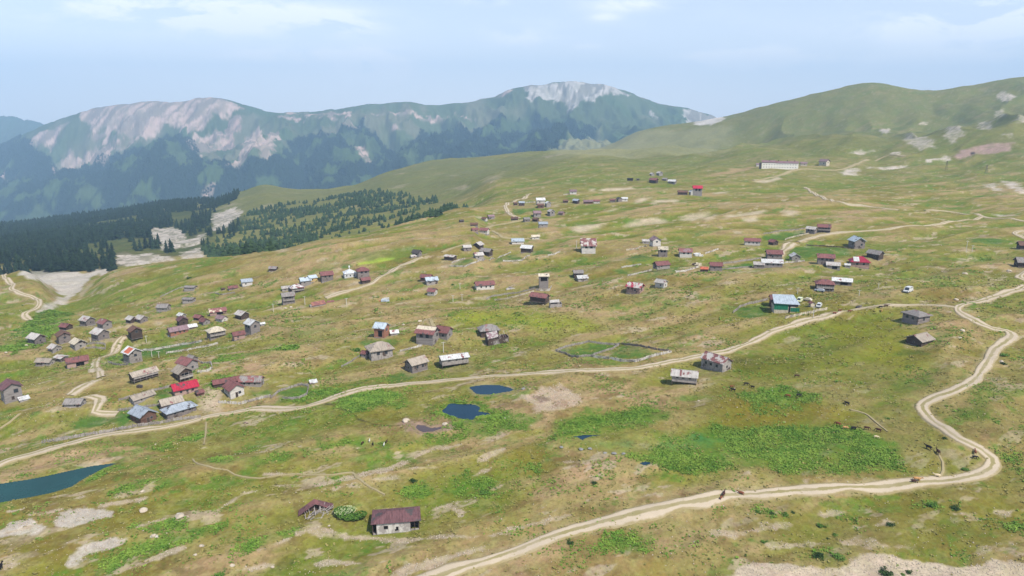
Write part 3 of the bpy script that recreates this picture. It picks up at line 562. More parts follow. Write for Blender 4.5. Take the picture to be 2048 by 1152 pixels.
# bare and pale ground
bare = lambda P, c=ROCK, s=.95, rag=1.4, lam=4, br=.12, soft=1.: paint(P, c, s, soft, rag, lam, br, mask=RK)
paint(z6([(-60,420),(0,400),(200,330),(560,250),(700,290),(720,330),(400,400),(200,440),(0,490),(-60,500)]), PINK, .8, 4, 3, 7, .4)
bare(z6([(368,762),(420,710),(580,670),(735,668),(775,725),(640,752),(480,792),(400,792)]), br=.05)
bare(z6([(-60,850),(0,830),(80,762),(200,745),(260,780),(345,792),(260,842),(80,842),(-60,880)]), br=.15)
bare(z6([(468,1040),(480,990),(620,910),(720,880),(875,868),(850,925),(700,965),(520,1035)]), br=.2)
for P, th in (([(700,650),(840,628),(980,604)], 22), ([(500,606),(600,590)], 12), ([(60,690),(160,675)], 12), ([(320,700),(460,680)], 12), ([(290,985),(440,930)], 20), ([(930,1055),(1090,1000),(1250,940)], 26), ([(1770,955),(1880,910),(2000,870)], 26),
              ([(1490,680),(1670,570),(1780,545)], 16), ([(950,790),(1060,760),(1130,742)], 16), ([(1150,605),(1350,606)], 12), ([(1530,1105),(1700,1080),(1860,1060)], 14), ([(0,1090),(60,1060),(120,1045)], 14), ([(0,845),(200,800)], 12),
              ([(1800,440),(1950,440),(2048,438)], 22), ([(1850,520),(2048,510)], 10), ([(200,715),(290,700)], 8)):
    bare(strip(z6(P), th / 3.413), SOIL, .9, 1.2, 4, .25)
for P, th in (([(80,650),(330,590),(480,560),(620,500),(740,440),(890,420)], 22), ([(600,552),(740,545),(880,538)], 14), ([(960,600),(1010,570),(1070,548)], 16), ([(1000,505),(1060,475),(1140,440)], 20), ([(760,775),(850,745),(960,725)], 16),
              ([(-20,915),(90,900),(200,918),(330,935),(460,940)], 24), ([(460,950),(700,945),(960,935),(1180,910)], 22), ([(760,940),(860,925),(970,940)], 20), ([(1020,935),(1100,915),(1180,905)], 20), ([(500,1170),(620,1110),(740,1075),(860,1040),(1010,1000)], 40),
              ([(1440,515),(1590,510)], 12), ([(900,800),(960,795)], 10), ([(270,655),(340,645)], 14), ([(1170,890),(1350,850),(1560,800)], 12), ([(1760,720),(1957,700)], 24), ([(860,780),(920,800),(880,830)], 10), ([(200,660),(420,610),(600,600)], 24),
              ([(80,1090),(200,1070),(340,1080)], 40), ([(0,430),(60,440)], 16), ([(150,445),(320,435)], 12)):
    bare(strip(z9(P), th / 2.796), SOIL, .85, 1.5, 4, .3)
paint(z9([(1250,150),(1310,125),(1340,85),(1450,90),(1540,130),(1590,180),(1500,212),(1330,232),(1300,190)]), alb((212,188,160)), .95, 2, 2, 5, .15, mask=RK)
paint(z9([(1300,150),(1370,145),(1400,170),(1340,185)]), MUD, .8, 1.5, 1, 3, .2); paint(z9([(1400,170),(1500,165),(1510,210),(1410,212)]), alb((176,142,118)), .7, 1.5, 1, 3, .35)
paint(z9([(540,290),(590,262),(640,290),(700,300),(790,300),(850,285),(860,320),(780,350),(680,352),(610,335)]), alb((176,150,128)), .9, 2, 2, 4, .25)
for (x, y, w) in ((978,677,12), (1228,715,18), (977,552,9), (1052,860,14), (1378,925,7), (1588,1060,9), (1336,988,6), (1060,858,8)):
    bare(z6([(x - w * 2, y + w * .6), (x - w, y - w * .6), (x + w, y - w * .7), (x + w * 2, y + w * .6)]), ROCKW, .9, .3, 2, 0, .4)
bare(zr([(60,1175),(110,1140),(200,1108),(400,1092),(640,1100),(760,1075),(860,1050),(960,1036),(1100,1058),(1250,1070),(1350,1110),(1500,1098),(1760,1078),(1760,1240),(60,1240)]), alb((216,198,174)), .95, 2, 5, .2)
for P, th in (([(1420,1045),(1550,1000),(1640,965),(1700,950)], 30), ([(660,825),(760,810),(890,798)], 12), ([(0,950),(150,925),(330,905),(480,880)], 26), ([(350,985),(600,980),(900,985),(1100,1000)], 22), ([(840,890),(960,880),(1060,850)], 10),
              ([(1360,860),(1500,850),(1640,850)], 14), ([(1360,820),(1600,815),(1728,795)], 12), ([(1280,745),(1350,752)], 8), ([(200,620),(260,600)], 8), ([(560,640),(640,625)], 40)):
    bare(strip(zr(P), th / 2.667), SOIL, .7, 2, 4, .45)
for P, th in (([(1070,225),(1120,240),(1150,300),(1210,330)], 26), ([(930,400),(950,440),(940,470)], 26), ([(1250,430),(1310,470),(1330,540)], 26), ([(1440,420),(1500,425)], 30), ([(930,625),(1000,680)], 26), ([(1010,600),(1050,602)], 26), ([(700,380),(900,395),(1060,395)], 10)):
    paint(strip(Z(P, (1660,440), 4.11), th / 4.11), SOIL, .65, 3, 2, 6, .4)
paint(Z([(530,200),(700,180),(760,260),(700,300),(560,270)], (520,480), 4.8), alb((150,146,88)), .4, 6, 4, 12, .3)
paint(Z([(880,595),(1010,605),(1020,640),(900,650)], (240,560), 3.6), PINK, .9, 3, 2, 6, .2)
paint(Z([(170,850),(480,740),(720,700),(900,770),(700,880),(560,960),(300,1020),(120,1000)], (520,480), 4.8), alb((164,152,100)), .55, 14, 8, 10, .4)
for P in (Z([(560,790),(720,790),(700,900),(600,880)], (240,560), 3.6), Z([(610,870),(720,880),(720,950),(600,960)], (240,560), 3.6), [(855,655),(862,640),(868,655),(866,668)], Z([(1140,300),(1180,310),(1150,330),(1110,320)], (0,560), 3.6)):
    paint(P, SOIL, .85, 3, 2, 6, .2)
for P, th in (([(636,806),(660,808),(680,818),(700,822),(716,838),(740,846),(770,852),(800,850)], 3.4), ([(590,817),(612,814),(640,806)], 4)): paint(strip(P, th), alb((78,72,50)), .85, .8, .5, 3, .2)
paint(z4([(1410,592),(1440,590),(1436,604),(1414,606)]), alb((60,52,50)), .9, 3, 1, 6)  # cave mouth in the rock, its shade painted into the albedo
z6b = None
# spurs of marshy yellow-brown
for (x, y, w, h, c) in ((1310,560,60,10,OLIVE), (1180,505,60,8,OLIVE), (1890,590,50,14,alb((140,112,60))), (1100,770,20,6,OLIVE), (1840,700,40,12,OLIVE), (60,1100,60,14,OLIVE), (700,885,60,6,alb((130,150,44))), (1230,600,60,8,OLIVE)):
    paint([(x - w, y), (x - w * .5, y - h), (x + w * .5, y - h), (x + w, y), (x + w * .5, y + h), (x - w * .5, y + h)], c, .6, 5, 4, 8, .4)
# spur beyond the crest: darker, rougher grass
paint([(395,512),(330,440),(430,405),(530,371),(700,376),(870,322),(1000,314),(1090,305),(1150,310),(1050,350),(950,385),(900,415),(760,452),(600,490)], alb((128,130,78)), .7, 40, 30, 60, .3)
# forest floor
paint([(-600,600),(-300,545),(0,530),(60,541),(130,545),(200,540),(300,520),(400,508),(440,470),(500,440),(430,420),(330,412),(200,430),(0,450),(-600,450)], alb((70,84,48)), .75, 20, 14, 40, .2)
for h in H_:
    x_, y_, w_ = h[0], h[1], h[2]
    if y_ > 400: paint([(x_ + w_ * .66 * math.cos(q), y_ - w_ * .08 + w_ * .22 * math.sin(q)) for q in np.linspace(0, 6.0, 14)], alb((170,156,112)), .6, 2, 1.2, 4, .5)
for P in ([(865,828),(900,800),(960,804),(1000,828),(960,842),(900,842)],): paint(P, alb((110,138,48)), .8, 3, 2, 5, .2, mask=LU)
paint([(930,776),(945,768),(985,766),(1030,774),(1040,782),(1000,791),(950,791)], alb((164,156,112)), .8, 1.5, .8, 3, .2)
paint([(1085,862),(1180,852),(1330,866),(1420,880),(1400,905),(1280,915),(1180,895),(1120,885)], alb((132,150,54)), .6, 5, 3, 8, .3)
for P in ([(300,458),(352,452),(372,470),(366,496),(330,500),(300,478)], [(424,428),(470,414),(486,424),(468,446),(440,462),(424,462)], [(362,484),(400,470),(412,466),(400,484),(372,496)], [(232,512),(300,506),(350,512),(340,522),(240,530)], [(356,505),(400,494),(408,504),(380,518)]):
    paint(P, alb((216,204,190)), 1, 5, 9, 16, .6, mask=RK)


# ------------------------------------------------------------------ roads, clouds, tuning
CLOUDS = [(330,30,220,24,.7), (480,20,150,22,.6), (690,48,60,18,.8), (745,130,48,24,1.1), (600,110,110,12,.4), (1050,68,70,18,.35), (1265,8,70,12,.7), (1210,36,26,8,.5), (1500,112,90,15,.7), (1650,125,160,12,.35), (1900,42,120,28,.8), (2030,20,90,30,.6), (1980,108,80,14,.5), (160,140,90,10,.25), (960,2,40,8,.5), (1175,95,30,7,.35)]
CLOUDCOL = (9.2, 9.1, 9.3)
HAZE, HAZECOL, EXPO = 1.2e-4, (.43, .69, 1.0), .5
ROADS = [
 ('road', [(800,1180),(900,1145),(1000,1112),(1100,1075),(1200,1045),(1300,1020),(1400,1002),(1460,991),(1600,982),(1700,975),(1800,970),(1900,962),(1955,950),(1981,936),(1983,918),(1960,899),(1920,880),(1885,855),(1856,832),(1845,812),(1868,796),(1920,777),(1950,758),(1972,727),(1988,700),(2012,684),(2023,672),(2012,662),(1985,657),(1955,645),(1928,630),(1915,618),(1930,609),(1980,597),(2048,574),(2140,545)], 3.6, 'r'),
 ('road', [(1918,617),(1850,610),(1780,611),(1720,618),(1660,630),(1600,645),(1540,665),(1500,686),(1450,704),(1400,712),(1340,724),(1280,736),(1200,740),(1100,745),(1000,752),(900,761),(820,768),(740,776),(680,791),(640,806),(580,818),(500,819),(430,831),(370,846),(300,859),(200,873),(130,890),(60,909),(0,928),(-90,956)], 3.2, 'r'),
 ('road', [(652,597),(675,588),(700,582),(740,568),(770,550),(800,533),(828,522),(845,515)], 3.0, 'r'),
 ('road', [(884,505),(925,490),(940,486)], 2.6, 'p'),
 ('road', [(1060,388),(1050,397),(1030,402),(1015,408),(1011,416),(1022,430),(1040,437)], 4.2, 'r'),
 ('road', [(1046,440),(1020,446),(985,452),(965,458)], 3.0, 'p'),
 ('road', [(985,462),(1000,470),(1012,476),(1060,478),(1150,474),(1230,468)], 3.0, 'p'),
 ('road', [(1609,375),(1622,384),(1634,392),(1675,403),(1734,413),(1797,421)], 4.0, 'r'),
 ('road', [(1850,421),(1909,425),(1962,432),(2048,443),(2140,452)], 3.6, 'r'),
 ('road', [(1962,434),(1900,443),(1800,454),(1700,464),(1640,472),(1596,484)], 3.0, 'r'),
 ('road', [(1583,486),(1573,495),(1560,508),(1555,514)], 6.0, 'r'),
 ('road', [(1508,362),(1560,351),(1625,339),(1700,334),(1759,318),(1812,313)], 4.0, 'p'),
 ('road', [(20,536),(10,545),(8,554),(16,562),(26,569),(22,579),(35,584),(52,591),(68,597),(78,606),(68,619),(50,628),(52,636),(60,641)], 3.4, 'r'),
 ('road', [(246,674),(239,681),(231,696),(224,708),(203,716),(190,730),(199,745),(205,754)], 3.6, 'r'),
 ('road', [(192,761),(175,768),(155,779),(146,786),(138,791)], 4.0, 'r'),
 ('road', [(165,795),(185,794),(199,798),(194,812),(190,824),(212,827),(236,827)], 3.4, 'r'),
 ('road', [(2060,480),(2040,472),(2029,467),(2038,463),(2060,462)], 4.0, 'r'),
 ('road', [(2060,565),(2040,556),(2048,545),(2070,530)], 3.4, 'r'),
 ('path', [(385,919),(398,929),(430,938),(455,941),(470,950),(500,956),(520,957),(560,951),(600,949),(650,951),(705,946),(712,955),(740,975),(770,990)], .5, 'p'),
 ('path', [(860,640),(868,655),(872,662)], 1.6, 'p'),
 ('path', [(1876,908),(1885,925),(1886,942),(1880,955)], .5, 'p'),
 ('path', [(1700,820),(1730,828),(1755,848),(1775,864)], .5, 'p'),
 ('path', [(0,858),(20,845),(40,828)], .8, 'p'),
 ('path', [(412,845),(411,870),(408,890)], .5, 'p'),
]
for nm, px, w, m in ROADS:      # worn ground under and beside each track
    H = hits(px)[:, :2]; P = catmull(H, 6); t = np.gradient(P, axis=0); t /= np.linalg.norm(t, axis=1)[:, None] + 1e-9; q = np.stack([t[:, 1], -t[:, 0]], 1) * w * .62
    for k in range(0, len(P) - 1, 8):
        s = slice(k, min(k + 10, len(P))); paint(np.vstack([(P + q)[s], (P - q)[s][::-1]]), alb((180,164,120)), .75, 1.4, .7, 3, 0, world=True)
# ------------------------------------------------------------------ node helpers
def mat(name):
    m = bpy.data.materials.new(name); m.use_nodes = True; nt = m.node_tree
    for n in list(nt.nodes): nt.nodes.remove(n)
    o = nt.nodes.new('ShaderNodeOutputMaterial'); b = nt.nodes.new('ShaderNodeBsdfPrincipled')
    nt.links.new(b.outputs[0], o.inputs[0]); b.inputs['Roughness'].default_value = .9
    b.inputs['Specular IOR Level'].default_value = .2
    return m, nt, b
def N(nt, typ, **k):
    n = nt.nodes.new(typ)
    for a, v in k.items():
        if hasattr(n, a): setattr(n, a, v)
        else: n.inputs[a.replace('_', ' ')].default_value = v
    return n
def L(nt, a, b): nt.links.new(a, b)
def noise(nt, scale, detail=4, rough=.6, vec=None, dist=0):
    n = N(nt, 'ShaderNodeTexNoise'); n.inputs['Scale'].default_value = scale; n.inputs['Detail'].default_value = detail
    n.inputs['Roughness'].default_value = rough; n.inputs['Distortion'].default_value = dist
    if vec is not None: L(nt, vec, n.inputs['Vector'])
    return n
def ramp(nt, fac, *stops):
    r = N(nt, 'ShaderNodeValToRGB'); e = r.color_ramp.elements
    while len(e) < len(stops): e.new(.5)
    for k, (p, c) in enumerate(stops):
        e[k].position = p; e[k].color = (c, c, c, 1) if isinstance(c, (int, float)) else (*c, 1)
    L(nt, fac, r.inputs[0]); return r
def mixc(nt, fac, a, b, mode='MIX'):
    m = N(nt, 'ShaderNodeMix', data_type='RGBA', blend_type=mode)
    for v, s in ((fac, m.inputs[0]), (a, m.inputs[6]), (b, m.inputs[7])):
        if isinstance(v, (int, float)): s.default_value = v
        elif isinstance(v, (tuple, list, np.ndarray)): s.default_value = (*[float(q) for q in v[:3]], 1)
        else: L(nt, v, s)
    return m.outputs[2]
def bump(nt, b, h, strength, dist):
    n = N(nt, 'ShaderNodeBump'); n.inputs['Strength'].default_value = strength; n.inputs['Distance'].default_value = dist
    L(nt, h, n.inputs['Height']); L(nt, n.outputs[0], b.inputs['Normal'])

def ground_mat():
    m, nt, b = mat('pasture_ground')
    at = N(nt, 'ShaderNodeAttribute', attribute_name='albedo')
    g = N(nt, 'ShaderNodeNewGeometry').outputs['Position']
    a = noise(nt, .9, 5, .7, g); c = noise(nt, .16, 4, .6, g)
    r1 = ramp(nt, a.outputs[0], (.30, .76), (.5, 1.0), (.72, 1.24)); r2 = ramp(nt, c.outputs[0], (.3, .85), (.7, 1.15))
    x = mixc(nt, 1., at.outputs['Color'], r1.outputs[0], 'MULTIPLY'); x = mixc(nt, 1., x, r2.outputs[0], 'MULTIPLY')
    hs = N(nt, 'ShaderNodeHueSaturation'); L(nt, x, hs.inputs['Color'])
    hv = noise(nt, .35, 3, .6, g); mr = N(nt, 'ShaderNodeMapRange'); L(nt, hv.outputs[0], mr.inputs[0]); mr.inputs[1].default_value = .3; mr.inputs[2].default_value = .7; mr.inputs[3].default_value = .482; mr.inputs[4].default_value = .518
    L(nt, mr.outputs[0], hs.inputs['Hue']); L(nt, hs.outputs[0], b.inputs['Base Color'])
    b.inputs['Roughness'].default_value = 1; b.inputs['Specular IOR Level'].default_value = .05
    bump(nt, b, a.outputs[0], .6, .35)
    return m
GM = ground_mat()
def terrain(name, i0, i1):
    nr = i1 - i0
    co = np.stack([GX[i0:i1], GY[i0:i1], GZ[i0:i1]], -1).reshape(-1, 3).astype(np.float32)
    idx = np.arange(nr * NC, dtype=np.int32).reshape(nr, NC)
    f = np.stack([idx[:-1, :-1], idx[:-1, 1:], idx[1:, 1:], idx[1:, :-1]], -1).reshape(-1)
    me = bpy.data.meshes.new(name); me.vertices.add(len(co)); me.vertices.foreach_set('co', co.ravel())
    n = len(f) // 4; me.loops.add(n * 4); me.loops.foreach_set('vertex_index', f)
    me.polygons.add(n); me.polygons.foreach_set('loop_start', np.arange(0, n * 4, 4, dtype=np.int32))
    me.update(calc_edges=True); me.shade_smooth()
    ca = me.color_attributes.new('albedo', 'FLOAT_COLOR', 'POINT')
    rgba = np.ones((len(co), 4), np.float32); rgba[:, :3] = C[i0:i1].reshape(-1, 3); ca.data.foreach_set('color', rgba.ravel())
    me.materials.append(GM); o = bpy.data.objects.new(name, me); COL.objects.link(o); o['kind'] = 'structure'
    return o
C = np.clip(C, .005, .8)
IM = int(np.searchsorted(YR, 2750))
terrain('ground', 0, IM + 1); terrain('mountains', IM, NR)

# ------------------------------------------------------------------ mesh helper
class MB:
    def __init__(s): s.v = []; s.f = []; s.m = []; s.mi = 0
    def add(s, v, f):
        n = len(s.v); s.v += [tuple(p) for p in v]; s.f += [tuple(i + n for i in q) for q in f]; s.m += [s.mi] * len(f); return s
    def box(s, x0, x1, y0, y1, z0, z1, rot=0, org=(0, 0), tilt=None):
        v = [(x, y, z) for z in (z0, z1) for x, y in ((x0, y0), (x1, y0), (x1, y1), (x0, y1))]
        if rot:
            c, n = math.cos(rot), math.sin(rot); v = [(org[0] + (x - org[0]) * c - (y - org[1]) * n, org[1] + (x - org[0]) * n + (y - org[1]) * c, z) for x, y, z in v]
        return s.add(v, [(0, 3, 2, 1), (4, 5, 6, 7), (0, 1, 5, 4), (1, 2, 6, 5), (2, 3, 7, 6), (3, 0, 4, 7)])
    def bar(s, p, q, r, n=4, r2=None):
        p, q = Vector(p), Vector(q); d = (q - p).normalized(); u = d.cross(Vector((0, 0, 1)) if abs(d.z) < .9 else Vector((1, 0, 0))).normalized(); w = d.cross(u)
        r2 = r if r2 is None else r2; v = []
        for c, rr in ((p, r), (q, r2)):
            for k in range(n): t = 2 * math.pi * (k + .5) / n; v.append(c + u * math.cos(t) * rr + w * math.sin(t) * rr)
        return s.add(v, [tuple(range(n))[::-1], tuple(range(n, 2 * n))] + [(k, (k + 1) % n, n + (k + 1) % n, n + k) for k in range(n)])
    def slab(s, P, th):
        """thin solid under the polygon P (list of 3d points, counterclockwise from above)"""
        n = len(P); v = [tuple(p) for p in P] + [(p[0], p[1], p[2] - th) for p in P]
        return s.add(v, [tuple(range(n)), tuple(range(2 * n - 1, n - 1, -1))] + [(k, n + k, n + (k + 1) % n, (k + 1) % n) for k in range(n)])
    def build(s, name, mats, parent=None, smooth=False):
        me = bpy.data.meshes.new(name); me.from_pydata(s.v, [], s.f)
        for m in (mats if isinstance(mats, (list, tuple)) else [mats]): me.materials.append(m)
        if max(s.m, default=0): me.polygons.foreach_set('material_index', s.m)
        if smooth: me.shade_smooth()
        me.update(); o = bpy.data.objects.new(name, me); COL.objects.link(o); o.parent = parent; return o
def root(name, loc, rz=0, label=None, cat=None, group=None):
    o = bpy.data.objects.new(name, None); COL.objects.link(o); o.location = loc; o.rotation_euler = (0, 0, rz); o.empty_display_size = .5
    return tag(o, label, cat, group)
def tag(o, label=None, cat=None, group=None, kind=None):
    if label: o['label'] = label
    if cat: o['category'] = cat
    if group: o['group'] = group
    if kind: o['kind'] = kind
    return o
def arrmesh(name, v, f, mats, mi=None, smooth=False):
    """big mesh of triangles/quads from arrays"""
    k = f.shape[1]; me = bpy.data.meshes.new(name); me.vertices.add(len(v)); me.vertices.foreach_set('co', np.ascontiguousarray(v, np.float32).ravel())
    me.loops.add(f.size); me.loops.foreach_set('vertex_index', np.ascontiguousarray(f, np.int32).ravel()); me.polygons.add(len(f)); me.polygons.foreach_set('loop_start', np.arange(0, f.size, k, dtype=np.int32))
    if mi is not None: me.polygons.foreach_set('material_index', mi.astype(np.int32))
    me.update(calc_edges=True)
    if smooth: me.shade_smooth()
    for m in mats: me.materials.append(m)
    o = bpy.data.objects.new(name, me); COL.objects.link(o); return o

# ------------------------------------------------------------------ water
def water_mat(name, col, rough=.08):
    m, nt, b = mat(name); g = N(nt, 'ShaderNodeNewGeometry').outputs['Position']
    n = noise(nt, .12, 3, .6, g); L(nt, mixc(nt, ramp(nt, n.outputs[0], (.35, 0), (.65, 1)).outputs[0], col, [c * .8 for c in col]), b.inputs['Base Color'])
    b.inputs['Roughness'].default_value = rough; b.inputs['Specular IOR Level'].default_value = .5; b.inputs['IOR'].default_value = 1.33
    bump(nt, b, noise(nt, 1.6, 3, .6, g).outputs[0], .12, .05); return m
WM = [water_mat('lake_water', lin((34,78,74)) * .7), water_mat('pond_water', lin((24,58,78)) * .75), water_mat('muddy_water', lin((96,82,80)) * .8)]
for (W_, lev), nm, wm in zip(PONDS, ('lake', 'pond', 'pond', 'pond', 'pond', 'pond'), (0, 1, 1, 2, 1, 1)):
    b = MB(); c = W_.mean(0); P = W_ + (W_ - c) / (np.linalg.norm(W_ - c, axis=1)[:, None] + 1e-6) * 1.5
    P = [(p[0], p[1], lev) for p in P][::-1]
    me = bpy.data.meshes.new(nm); me.from_pydata(P, [], [tuple(range(len(P)))]); me.materials.append(WM[wm])
    o = bpy.data.objects.new(nm, me); COL.objects.link(o); o['kind'] = 'structure'

# ------------------------------------------------------------------ roads
def road_mat(name, pale, mid, edge):
    m, nt, b = mat(name); at = N(nt, 'ShaderNodeAttribute', attribute_name='across'); g = N(nt, 'ShaderNodeNewGeometry').outputs['Position']
    n = noise(nt, .5, 4, .65, g); n2 = noise(nt, .12, 3, .6, g)
    ad = N(nt, 'ShaderNodeMath', operation='ADD'); L(nt, at.outputs['Fac'], ad.inputs[0])
    mm = N(nt, 'ShaderNodeMath', operation='MULTIPLY_ADD'); L(nt, n.outputs[0], mm.inputs[0]); mm.inputs[1].default_value = .6; mm.inputs[2].default_value = -.30; L(nt, mm.outputs[0], ad.inputs[1])
    r = ramp(nt, ad.outputs[0], (0., mid), (.20, mid), (.32, pale), (.72, pale), (.95, edge))
    x = mixc(nt, ramp(nt, n2.outputs[0], (.4, 0), (.65, .5)).outputs[0], r.outputs[0], [c * .82 for c in pale])
    L(nt, x, b.inputs['Base Color']); b.inputs['Roughness'].default_value = 1; bump(nt, b, n.outputs[0], .4, .15); return m
RM = road_mat('dirt_road', tuple(alb((224,206,180))), tuple(alb((172,160,112))), tuple(alb((176,160,114))))
PM = road_mat('foot_path', tuple(alb((192,176,136))), tuple(alb((186,172,130))), tuple(alb((172,158,112))))
def road(name, px, width, m, step=1.6, wob=.28, lift=.10):
    H = hits(px)[:, :2]; P = catmull(H, step); n = len(P)
    t = np.gradient(P, axis=0); t /= np.linalg.norm(t, axis=1)[:, None] + 1e-9; nn = np.stack([t[:, 1], -t[:, 0]], 1)
    s = np.cumsum(np.r_[0, np.linalg.norm(np.diff(P, axis=0), axis=1)])
    K = np.array([-1.25, -1, -.75, -.5, -.25, 0, .25, .5, .75, 1, 1.25]); dist = P[:, 1]
    wl = width / 2 * (1 + wob * 4 * (vnoise(s / 9, s * 0 + 3.3, 5) - .5)); wr = width / 2 * (1 + wob * 4 * (vnoise(s / 7, s * 0 + 8.3, 6) - .5))
    v = np.zeros((n, len(K), 3)); ac = np.zeros((n, len(K)))
    for k, q in enumerate(K):
        w = np.where(q < 0, wl, wr); xy = P + nn * (q * w)[:, None]
        z = hgt(xy[:, 0], xy[:, 1]); up = (lift + dist * .0004) * (1.4 if abs(q) < 1 else (1.0 if abs(q) == 1 else -3.0))
        v[:, k, :2] = xy; v[:, k, 2] = z + up; ac[:, k] = abs(q)
    idx = np.arange(n * len(K)).reshape(n, len(K))
    f = np.stack([idx[:-1, :-1], idx[:-1, 1:], idx[1:, 1:], idx[1:, :-1]], -1).reshape(-1, 4)
    o = arrmesh(name, v.reshape(-1, 3), f, [m], smooth=True); a = o.data.attributes.new('across', 'FLOAT', 'POINT'); a.data.foreach_set('value', ac.ravel().astype(np.float32)); o['kind'] = 'structure'
    return o
for nm, px, w, m in ROADS: road(nm, px, w, RM if m == 'r' else PM)

# ------------------------------------------------------------------ light, sky, air
SUN_EL, SUN_AZ = 52., 138.       # azimuth clockwise from the view direction (+y): to the right and a little behind
d = Vector((math.sin(R(SUN_AZ)) * math.cos(R(SUN_EL)), math.cos(R(SUN_AZ)) * math.cos(R(SUN_EL)), math.sin(R(SUN_EL))))
sd = bpy.data.lights.new('sun', 'SUN'); so = bpy.data.objects.new('sun', sd); COL.objects.link(so)
sd.energy = 4.6; sd.angle = R(.5); sd.color = (1, .94, .84); so.rotation_euler = d.to_track_quat('Z', 'Y').to_euler()
world = bpy.data.worlds.new('World'); scene.world = world; world.use_nodes = True; nt = world.node_tree
for n in list(nt.nodes): nt.nodes.remove(n)
wo = N(nt, 'ShaderNodeOutputWorld'); bg = N(nt, 'ShaderNodeBackground'); L(nt, bg.outputs[0], wo.inputs[0]); bg.inputs[1].default_value = .12
sky = N(nt, 'ShaderNodeTexSky', sky_type='NISHITA', sun_disc=False); sky.sun_elevation = R(SUN_EL); sky.sun_rotation = R(SUN_AZ); sky.altitude = 2000; sky.air_density = 1.0; sky.dust_density = 1.6; sky.ozone_density = 1.0
tc = N(nt, 'ShaderNodeTexCoord').outputs['Generated']
def blob(az, el, ra, re, k=1.):
    """soft cloud patch round a direction (degrees)"""
    sx = N(nt, 'ShaderNodeSeparateXYZ'); L(nt, tc, sx.inputs[0])
    ma = lambda op, a, b=None, c=None: _m(nt, op, a, b, c)
    A_ = ma('ARCTAN2', sx.outputs[0], sx.outputs[1]); E_ = ma('ARCSINE', sx.outputs[2])
    dx = ma('DIVIDE', ma('SUBTRACT', A_, R(az)), R(ra)); dy = ma('DIVIDE', ma('SUBTRACT', E_, R(el)), R(re))
    r = ma('ADD', ma('MULTIPLY', dx, dx), ma('MULTIPLY', dy, dy)); return ma('MULTIPLY', ma('POWER', 2.718, ma('MULTIPLY', r, -1.)), k)
def _m(nt, op, a, b=None, c=None):
    n = N(nt, 'ShaderNodeMath', operation=op)
    for s, v in zip(n.inputs, (a, b, c)):
        if v is None: continue
        if isinstance(v, (int, float)): s.default_value = v
        else: L(nt, v, s)
    return n.outputs[0]
def azel(x, y): a, t = ray(x, y); a = float(a); t = float(t); return math.degrees(math.atan(a)), math.degrees(math.atan(t / math.hypot(1, a)))
tot = None
for x, y, rx, ry, k in CLOUDS:
    az, el = azel(x, y); bl = blob(az, el, rx / F * 57.3, ry / F * 57.3, k); tot = bl if tot is None else _m(nt, 'ADD', tot, bl)
mp = N(nt, 'ShaderNodeMapping'); mp.inputs['Scale'].default_value = (1, 1, 3.2); L(nt, tc, mp.inputs[0])
cn = noise(nt, 9, 8, .62, mp.outputs[0], .3); cn2 = noise(nt, 2.6, 5, .6, mp.outputs[0], .5)
f = _m(nt, 'MULTIPLY', tot, ramp(nt, cn.outputs[0], (.40, 0.), (.60, 1.)).outputs[0])
thin = _m(nt, 'MULTIPLY', ramp(nt, cn2.outputs[0], (.48, 0.), (.8, .12)).outputs[0], 1.)
sx_ = N(nt, 'ShaderNodeSeparateXYZ'); L(nt, tc, sx_.inputs[0]); f = _m(nt, 'ADD', _m(nt, 'ADD', f, thin), ramp(nt, sx_.outputs[2], (0., .96), (.07, .68), (.20, .22), (.4, .08)).outputs[0]); f = _m(nt, 'MINIMUM', f, .85)
L(nt, mixc(nt, f, sky.outputs[0], CLOUDCOL), bg.inputs[0])
# air
b = MB(); b.box(-14000, 14000, -1500, 12200, float(GZ.min()) - 12, 900)
hz = b.build('haze', []); hm = bpy.data.materials.new('haze_air'); hm.use_nodes = True; hn = hm.node_tree
for n in list(hn.nodes): hn.nodes.remove(n)
ho = N(hn, 'ShaderNodeOutputMaterial'); pv = N(hn, 'ShaderNodeVolumePrincipled'); L(hn, pv.outputs[0], ho.inputs['Volume'])
pv.inputs['Color'].default_value = (*HAZECOL, 1); pv.inputs['Density'].default_value = HAZE; pv.inputs['Anisotropy'].default_value = 0.
hz.data.materials.append(hm); tag(hz, 'pale blue summer haze over the valley and mountains', None, None, 'stuff')
scene.view_settings.view_transform = 'Standard'; scene.view_settings.look = 'None'; scene.view_settings.exposure = EXPO; scene.view_settings.gamma = 1
scene.cycles.use_denoising = True; scene.cycles.max_bounces = 4; scene.cycles.diffuse_bounces = 2; scene.cycles.glossy_bounces = 2; scene.cycles.volume_bounces = 0; scene.cycles.transparent_max_bounces = 8
